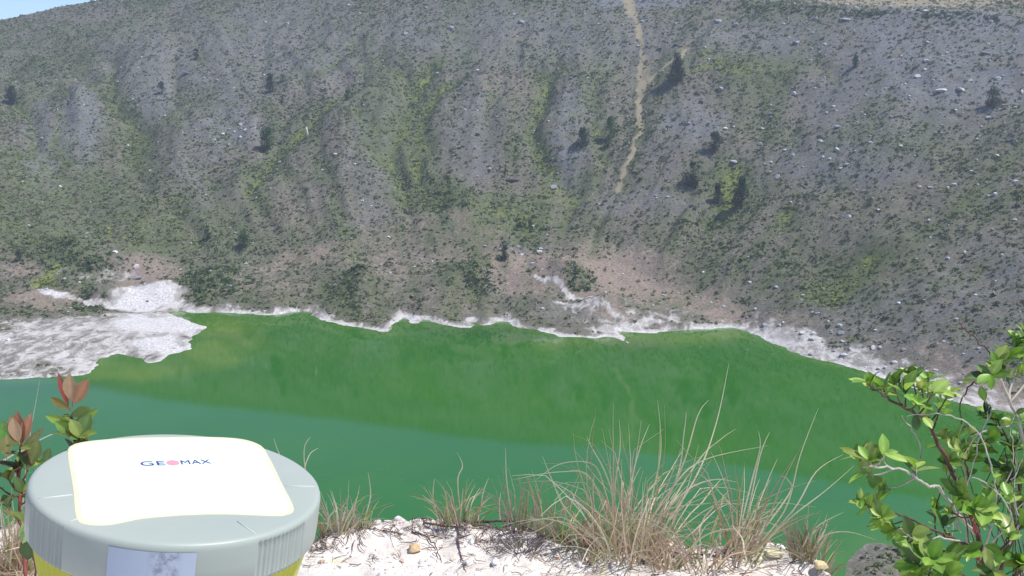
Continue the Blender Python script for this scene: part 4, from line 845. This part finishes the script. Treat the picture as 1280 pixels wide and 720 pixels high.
for k, (pts, mt, tp) in enumerate([([(1225, 700, D), (1245, 640, D - .08), (1240, 590, D - .1), (1225, 545, D - .1), (1190, 520, D - .1), (1135, 518, D - .12)], PALE, []), ([(1228, 740, D), (1190, 710, D - .05), (1160, 680, D), (1125, 690, D + .02)], PALE, []),
        ([(1222, 680, D), (1180, 672, D - .2), (1150, 678, D - .2), (1125, 660, D - .2)], PALE, []), ([(1225, 690, D), (1265, 650, D - .1), (1240, 610, D - .12), (1215, 597, D - .12)], PALE, [(1262, 622, D - .1, 4)]),
        ([(1235, 760, D + .05), (1255, 690, D), (1245, 640, D + .02), (1262, 600, D + .05), (1255, 560, D + .05)], TWIG, [(1250, 610, D, 4)]), ([(1220, 740, D), (1175, 690, D + .1), (1170, 640, D + .1), (1180, 610, D + .1), (1195, 585, D + .08)], TWIG, [(1168, 640, D + .1, 3)]),
        ([(1140, 600, D), (1150, 560, D), (1135, 530, D), (1127, 520, D)], PALE, []), ([(1240, 770, D + .05), (1275, 720, D), (1268, 670, D), (1285, 620, D)], TWIG, [(1255, 690, D - .1, 3)]), ([(1200, 640, D), (1185, 655, D), (1186, 680, D), (1200, 700, D)], PALE, []),
        ([(1245, 470, D - .02), (1218, 478, D - .02), (1200, 505, D), (1205, 540, D)], TWIG, [(1215, 478, D, 1)]), ([(1212, 548, D), (1240, 535, D), (1275, 530, D + .05)], PALE, [(1262, 528, D, 2)])]):
    mkbranch(shrub, pts, .0019, .001, mt, tp, 24, LG_, 2 if k < 6 else 0, name='twig')

mkbranch(shrub, [(1228, 772, 2.0), (1232, 735, 1.95), (1245, 700, 1.92), (1262, 672, 1.9)], .003, .0015, TWIG, [(1262, 668, 1.9, 5), (1240, 712, 1.9, 4), (1275, 708, 1.95, 5), (1278, 655, 1.95, 4)], 29, LG_, 1)
mkbranch(shrub, [(1222, 700, 2.0), (1205, 690, 1.95), (1190, 672, 1.92), (1178, 660, 1.92)], .0025, .0013, REDT, [(1180, 658, 1.92, 4), (1208, 690, 1.9, 4)], 29, LG_, 1)
random.seed(77)
for k in range(26):
    u0 = random.uniform(1185, 1290); v0 = random.uniform(640, 740); u1 = u0 + random.gauss(-10, 45); v1 = v0 - random.uniform(50, 170); dd = 2.0 + random.uniform(-.15, .2)
    if u1 < 1090: u1 = 1100
    mkbranch(shrub, [(u0, v0, dd), ((u0 + u1) / 2 + random.gauss(0, 12), (v0 + v1) / 2 + random.gauss(0, 8), dd), (u1 + random.gauss(0, 6), v1 + 18, dd), (u1, v1, dd)], .0013, .0006, random.choice([PALE, TWIG, TWIG, REDT]), [(u1, v1, dd, random.choice([0, 1, 3]))] if v1 > 480 and k % 2 else [], 21, LG_, random.choice([0, 0, 2]), name='twig')
bs = at(42, 790, 2.1); sh2 = empty('leafy_shrub', bs); mb = MB(); tube(mb, [(0, 0, .02), (.0, .0, -.08), (0, .0, -.2)], [.005, .006, .007], 8); mb.build('stem_base', TWIG, sh2); tag(sh2, 'small shrub with reddish new leaves behind the left side of the receiver', 'shrub')
REDX = [(.42, .14, .09), (.45, .27, .17), (.30, .10, .08)]; TANL = [(.50, .31, .19), (.46, .33, .18)]; OLV = [(.14, .19, .05), (.10, .16, .05), (.22, .28, .07), (.17, .12, .06)]
D = 2.05
b = mkbranch(sh2, [(42, 790, D), (70, 700, D), (88, 600, D), (94, 555, D), (90, 515, D)], .004, .0018, TWIG, [(93, 540, D, 7), (96, 560, D, 6), (100, 545, D - .04, 5)], 28, OLV, 4)
mb = MB(); o0 = bs
def lf_px(mb, u0, v0, u1, v1, dp, wd, col, up=(0, -1, .2)):
    a_ = at(u0, v0, dp) - o0; b_ = at(u1, v1, dp - .01) - o0; l = (b_ - a_).length; leaf(mb, a_, b_ - a_, l, l * wd, up, col, .25, .1)
lf_px(mb, 90, 502, 86, 467, D, .5, (.50, .32, .20)); lf_px(mb, 92, 505, 110, 474, D, .48, (.45, .22, .13)); lf_px(mb, 88, 512, 62, 497, D, .4, (.24, .20, .06)); lf_px(mb, 86, 508, 72, 466, D + .02, .22, (.40, .10, .08))
lf_px(mb, 90, 520, 112, 510, D, .5, (.20, .26, .06)); lf_px(mb, 90, 530, 56, 520, D, .35, (.30, .42, .08)); lf_px(mb, 92, 542, 68, 527, D, .5, (.28, .42, .09)); lf_px(mb, 93, 530, 122, 512, D, .35, (.30, .40, .08)); lf_px(mb, 95, 540, 114, 527, D, .5, (.12, .13, .05)); lf_px(mb, 94, 556, 106, 530, D, .6, (.15, .12, .06))
mb.build('leaves', LEAFM, b)
b = mkbranch(sh2, [(42, 790, D), (30, 700, D), (25, 640, D), (24, 590, D), (26, 555, D)], .004, .0018, REDT, [(20, 585, D, 5), (35, 585, D, 4), (8, 595, D, 4), (28, 615, D - .03, 5), (8, 630, D, 4), (40, 615, D, 3), (-5, 605, D, 5)], 27, OLV + [(.24, .10, .06)], 8)
mb = MB()
lf_px(mb, 26, 555, 12, 520, D, .4, (.36, .22, .12)); lf_px(mb, 28, 555, 20, 514, D, .38, (.38, .15, .09)); lf_px(mb, 28, 553, 38, 517, D, .38, (.55, .26, .18)); lf_px(mb, 24, 553, 15, 522, D - .03, .5, (.55, .36, .22)); lf_px(mb, 28, 560, 55, 535, D, .22, (.25, .24, .10)); lf_px(mb, 8, 572, 8, 543, D - .02, .55, (.42, .38, .14)); lf_px(mb, 40, 578, 48, 550, D, .6, (.24, .26, .08))
lf_px(mb, -8, 560, 8, 528, D, .7, (.16, .40, .08)); lf_px(mb, 56, 580, 62, 560, D, .5, (.16, .24, .07)); lf_px(mb, 26, 558, 3, 526, D, .25, (.35, .14, .09))
mb.build('leaves', LEAFM, b)
b = mkbranch(sh2, [(42, 790, D), (45, 740, D - .1), (42, 700, D - .12), (38, 676, D - .12)], .003, .0016, TWIG, [(30, 650, D - .1, 3)], 28, OLV)
mb = MB(); lf_px(mb, 34, 700, 36, 676, D - .14, .8, (.07, .12, .04)); lf_px(mb, 44, 690, 30, 650, D, .55, (.35, .50, .22)); mb.build('leaves', LEAFM, b)

# ------------------------------------------------------------------ the survey receiver
random.seed(5)
rcv_o = at(225.3, 602.7, .745)
TILT = Euler((math.radians(-.34), math.radians(8.66), 0)).to_matrix()
rc = empty('survey_receiver', (0, 0, 0)); rc.location = rcv_o; rc.rotation_euler = TILT.to_euler()
tag(rc, 'round grey and yellow survey receiver with a white top panel on a pole', 'survey instrument')
RAD = .1
m = NT('grey_plastic', .42, .4); n_ = m.noise(8, 3); n2 = m.noise(300, 3); c = m.mix(m.rng(n_, .3, .7), (.37, .415, .375), (.41, .445, .40)); c = m.mix(m.math('MULTIPLY', m.rng(m.noise(60, 5, .7), .6, .75), .2), c, (.5, .5, .47)); m.col(c); m.bump(n2, .15, .0004); GREYP = m.m
m = NT('yellow_plastic', .4, .4); m.col(m.mix(m.rng(m.noise(20, 4), .3, .7), (.50, .50, .035), (.56, .55, .05))); YELP = m.m
def local(u_, v_, z_=0.0):
    """picture point -> point of the plane z=z_ of the receiver's own space"""
    o_ = Vector((0, 0, CAMZ)); r = Vector([float(q) for q in ray(u_, v_)]); Ti = TILT.inverted(); lo = Ti @ (o_ - rcv_o); ld = Ti @ r; k = (z_ - lo.z) / ld.z; return lo + ld * k
def lathe(rings, n_=720, ribs=None):
    th = np.arange(n_) * 2 * PI / n_; V_ = []
    for (r_, z_, amp) in rings:
        rr_ = np.full(n_, r_)
        if amp:
            dg = np.degrees((th + PI / 2 + PI) % (2 * PI) - PI)     # 0 = towards the camera
            for (a, b_) in ribs:
                mk = (dg > a) & (dg < b_); rr_ = rr_ - np.where(mk, amp * (.5 - .5 * np.cos((dg - a) / 2.25 * 2 * PI)) ** .6, 0)
        V_.append(np.stack([np.cos(th) * rr_, np.sin(th) * rr_, np.full(n_, z_)], -1))
    V_ = np.concatenate(V_); F_ = []
    for i in range(len(rings) - 1):
        for k in range(n_): F_.append((i * n_ + k, (i + 1) * n_ + k, (i + 1) * n_ + (k + 1) % n_, i * n_ + (k + 1) % n_))
    return V_, F_
RB = [(-52, -27.25), (47, 74), (106, 133), (-133, -106)]
V_, F_ = lathe([(.0005, 0, 0), (.04, 0, 0), (.075, 0, 0), (.0955, 0, 0), (.0976, -.0004, 0), (.0991, -.0016, 0), (.0998, -.0034, 0), (RAD, -.005, .0016), (RAD, -.011, .0016), (RAD, -.018, .0016), (.0996, -.0312, .0016), (.0988, -.0326, 0), (.096, -.033, 0), (.092, -.033, 0)], 720, RB)
mb = MB(); mb.add(V_, F_); cov = mb.build('top_cover', GREYP, rc)
V_, F_ = lathe([(.092, -.0328, 0), (.0957, -.0333, 0), (.0955, -.036, .0012), (.090, -.062, .0012), (.082, -.092, .0012), (.078, -.098, 0), (.062, -.102, 0), (.03, -.103, 0), (.001, -.103, 0)], 720, [(-75, -30), (44, 80), (100, 140), (-140, -100)])
mb = MB(); mb.add(V_, F_); mb.build('body', YELP, rc)
V_, F_ = lathe([(.001, -.1032, 0), (.028, -.1032, 0), (.030, -.106, 0), (.030, -.125, 0), (.020, -.128, 0), (.001, -.128, 0)], 64)
mb = MB(); mb.add(V_, F_); mb.build('mount_collar', mat_simple('black_plastic', (.03, .03, .03), .5, .4), rc)
mb = MB(); plen = rcv_o.z - (LZ - .02); tube(mb, [(0, 0, -.128), (0, 0, -plen * .5), (0, 0, -plen)], [.016, .016, .016], 24); mb.build('pole', mat_simple('red_white_pole', (.7, .69, .66), .4, .4), rc)
# seams on the cover
SEAM = mat_simple('seam_grey', (.62, .65, .62), .5, .3)
for dg in (-27.25, 47, -52, 106, -106):
    a = math.radians(dg) - PI / 2; mb = MB()
    P = [(math.cos(a) * r_, math.sin(a) * r_, 0) for r_ in (.074, .085, .0955)]; tube(mb, P, [.0005] * 3, 5)
    mb.build('seam', SEAM, cov)
def plate(poly, z0, z1, name, mat, parent):
    c0 = sum((Vector((p[0], p[1], 0)) for p in poly), Vector()) / len(poly); n_ = len(poly); mb = MB(); V_ = []
    for (sc_, z_) in ((0.0, z1), (.5, z1), (.97, z1), (.992, z1 - (z1 - z0) * .25), (1.0, z0)):
        for p in poly: V_.append((c0.x + (p[0] - c0.x) * sc_, c0.y + (p[1] - c0.y) * sc_, z_))
    F_ = []
    for i in range(1, 4):
        for k in range(n_): F_.append((i * n_ + k, (i + 1) * n_ + k, (i + 1) * n_ + (k + 1) % n_, i * n_ + (k + 1) % n_))
    F_.append(tuple(n_ + k for k in range(n_))); mb.add(V_, F_); return mb.build(name, mat, parent, smooth=False)
pn = [(90, 574), (98, 556), (169, 549), (277, 548.5), (318, 556), (332, 572), (348, 604), (362, 633), (352, 641), (334, 642), (280, 640), (230, 641), (180, 645), (142, 652), (112, 651), (101, 642), (97, 610)]
pl = [local(u_, v_, .0008) for u_, v_ in pn]; pl = [p for p in crom(pl + [pl[0]], 5)[:-1]]; pl = [(p.x, p.y) for p in pl][::-1]
cc_ = Vector((sum(p[0] for p in pl) / len(pl), sum(p[1] for p in pl) / len(pl)))
outer = [(cc_.x + (p[0] - cc_.x) * 1.045, cc_.y + (p[1] - cc_.y) * 1.06) for p in pl]
trim = plate(outer, -.0004, .0005, 'panel_trim', mat_simple('cream_rubber', (.66, .65, .46), .6, .2, .05), cov)  # cream border whose colour also paints the pale glow round the panel
WHT = NT('white_panel', .22, .6); WHT.col(WHT.mix(WHT.rng(WHT.noise(25, 4), .3, .7), (.84, .84, .82), (.87, .87, .86)))
panel = plate(pl, .0002, .0010, 'top_panel', WHT.m, rc)
# badge with the lettering
def rrect(w, h, r_, n_=6):
    P = []
    for (sx, sy, a0) in ((1, 1, 0), (-1, 1, 90), (-1, -1, 180), (1, -1, 270)):
        for k in range(n_ + 1):
            a = math.radians(a0 + 90 * k / n_); P.append((sx * (w / 2 - r_) + math.cos(a) * r_, sy * (h / 2 - r_) + math.sin(a) * r_))
    return P
bc = local(220, 578.5, .0013); rot = math.atan2((local(264, 578, .0013) - local(176, 581, .0013)).y, (local(264, 578, .0013) - local(176, 581, .0013)).x)
def rotp(P): ca, sa = math.cos(rot), math.sin(rot); return [(bc.x + p[0] * ca - p[1] * sa, bc.y + p[0] * sa + p[1] * ca) for p in P]
badge = plate(rotp(rrect(.066, .024, .006)), .0008, .0013, 'badge', mat_simple('pale_blue_label', (.70, .84, .86), .4, .4, .02), panel)
NAVY = mat_simple('navy_ink', (.07, .06, .22), .4, .3); PINKI = mat_simple('red_ink', (.85, .30, .36), .4, .3)
tw = (local(264, 578.5, .0013) - local(176, 580, .0013)).length
def text(body, x0, x1, h, name):
    cu = bpy.data.curves.new(name, 'FONT'); cu.body = body; cu.extrude = .0; cu.offset = .0; cu.space_character = 1.05
    to = bpy.data.objects.new(name, cu); COL.objects.link(to); bpy.context.view_layer.update()
    me = bpy.data.meshes.new_from_object(to); COL.objects.unlink(to); bpy.data.objects.remove(to)
    v = np.array([p.co[:] for p in me.vertices]); mn, mxx = v.min(0), v.max(0)
    X = (v[:, 0] - mn[0]) / (mxx[0] - mn[0]) * (x1 - x0) + x0; Y = ((v[:, 1] - mn[1]) / (mxx[1] - mn[1]) - .5) * h
    ca, sa = math.cos(rot), math.sin(rot)
    W_ = np.stack([bc.x + X * ca - Y * sa, bc.y + X * sa + Y * ca, np.full(len(X), .0016)], -1); me.vertices.foreach_set('co', W_.ravel()); me.update()
    return link(name, me, NAVY, badge)
text('GE', -tw / 2, -tw * .16, .0082, 'lettering'); text('MAX', tw * .07, tw / 2, .0078, 'lettering')
cp = []
for k in range(32): a = 2 * PI * k / 32; cp.append((-.045 * tw + math.cos(a) * tw * .095, math.sin(a) * .0052))
plate(rotp(cp), .0012, .0015, 'logo_disc', PINKI, badge)
# smudged sticker on the side
V_ = []; F_ = []; a0, a1 = -7.5, 23.5; k_ = 40
for i in range(k_ + 1):
    a = math.radians(a0 + (a1 - a0) * i / k_) - PI / 2
    for z_ in (-.0052, -.010, -.017, -.024, -.0308): V_.append((math.cos(a) * (RAD + .0005), math.sin(a) * (RAD + .0005), z_))
for i in range(k_):
    for j in range(4): F_.append((i * 5 + j, i * 5 + j + 1, (i + 1) * 5 + j + 1, (i + 1) * 5 + j))
m = NT('side_sticker', .45, .4); n_ = m.noise(140, 6, .8); tc = m.n('ShaderNodeTexCoord'); sx = m.n('ShaderNodeSeparateXYZ'); m.l(tc.outputs['Object'], sx.inputs[0])
sm = m.math('MULTIPLY', m.rng(sx.outputs[0], .010, .018), m.rng(sx.outputs[0], .033, .027)); c = m.mix(m.math('MULTIPLY', m.rng(n_, .42, .62), m.math('ADD', m.math('MULTIPLY', sm, .75), .03)), (.45, .51, .62), (.20, .20, .26)); m.col(c)
mb = MB(); mb.add(V_, F_); mb.build('side_sticker', m.m, cov)

# ------------------------------------------------------------------ light, sky, air
SUN_EL, SUN_AZ = math.radians(60), math.radians(98)      # azimuth clockwise from the view direction
w = bpy.data.worlds.new('World'); scene.world = w; w.use_nodes = True; nt = w.node_tree; bg = nt.nodes['Background']
sky = nt.nodes.new('ShaderNodeTexSky'); sky.sky_type = 'NISHITA'; sky.sun_disc = False; sky.sun_elevation = SUN_EL; sky.sun_rotation = SUN_AZ; sky.altitude = 3800; sky.air_density = 1.0; sky.dust_density = .15; sky.ozone_density = 2.5
nt.links.new(sky.outputs[0], bg.inputs[0]); bg.inputs[1].default_value = .15
sd_ = bpy.data.lights.new('sun', 'SUN'); sd_.energy = 4.2; sd_.angle = math.radians(.5); sd_.color = (1.0, .96, .90); so = bpy.data.objects.new('sun', sd_); COL.objects.link(so)
dirv = Vector((math.sin(SUN_AZ) * math.cos(SUN_EL), math.cos(SUN_AZ) * math.cos(SUN_EL), math.sin(SUN_EL))); so.rotation_euler = dirv.to_track_quat('Z', 'Y').to_euler(); so.location = (0, 0, 300)
# haze
hm = bpy.data.materials.new('haze'); hm.use_nodes = True; ht = hm.node_tree; ht.nodes.remove(ht.nodes['Principled BSDF']); pv_ = ht.nodes.new('ShaderNodeVolumePrincipled'); pv_.inputs['Color'].default_value = (.78, .83, 1.0, 1); pv_.inputs['Density'].default_value = .00030
pv_.inputs['Anisotropy'].default_value = .2
ht.links.new(pv_.outputs[0], ht.nodes['Material Output'].inputs['Volume'])
zt = float(ZT.max()) + 15; zb_ = float(ZT.min()) - 1; X0, Y0 = 3600, 4300
mb = MB(); mb.add([(-X0, -X0, zb_), (X0, -X0, zb_), (X0, Y0, zb_), (-X0, Y0, zb_), (-X0, -X0, zt), (X0, -X0, zt), (X0, Y0, zt), (-X0, Y0, zt)], [(0, 3, 2, 1), (4, 5, 6, 7), (0, 1, 5, 4), (1, 2, 6, 5), (2, 3, 7, 6), (3, 0, 4, 7)])
hz = mb.build('haze', hm, smooth=False); tag(hz, kind='stuff')

vs = scene.view_settings; vs.view_transform = 'Standard'; vs.look = 'None'; vs.gamma = 1; vs.exposure = 0.28; vs.use_curve_mapping = False
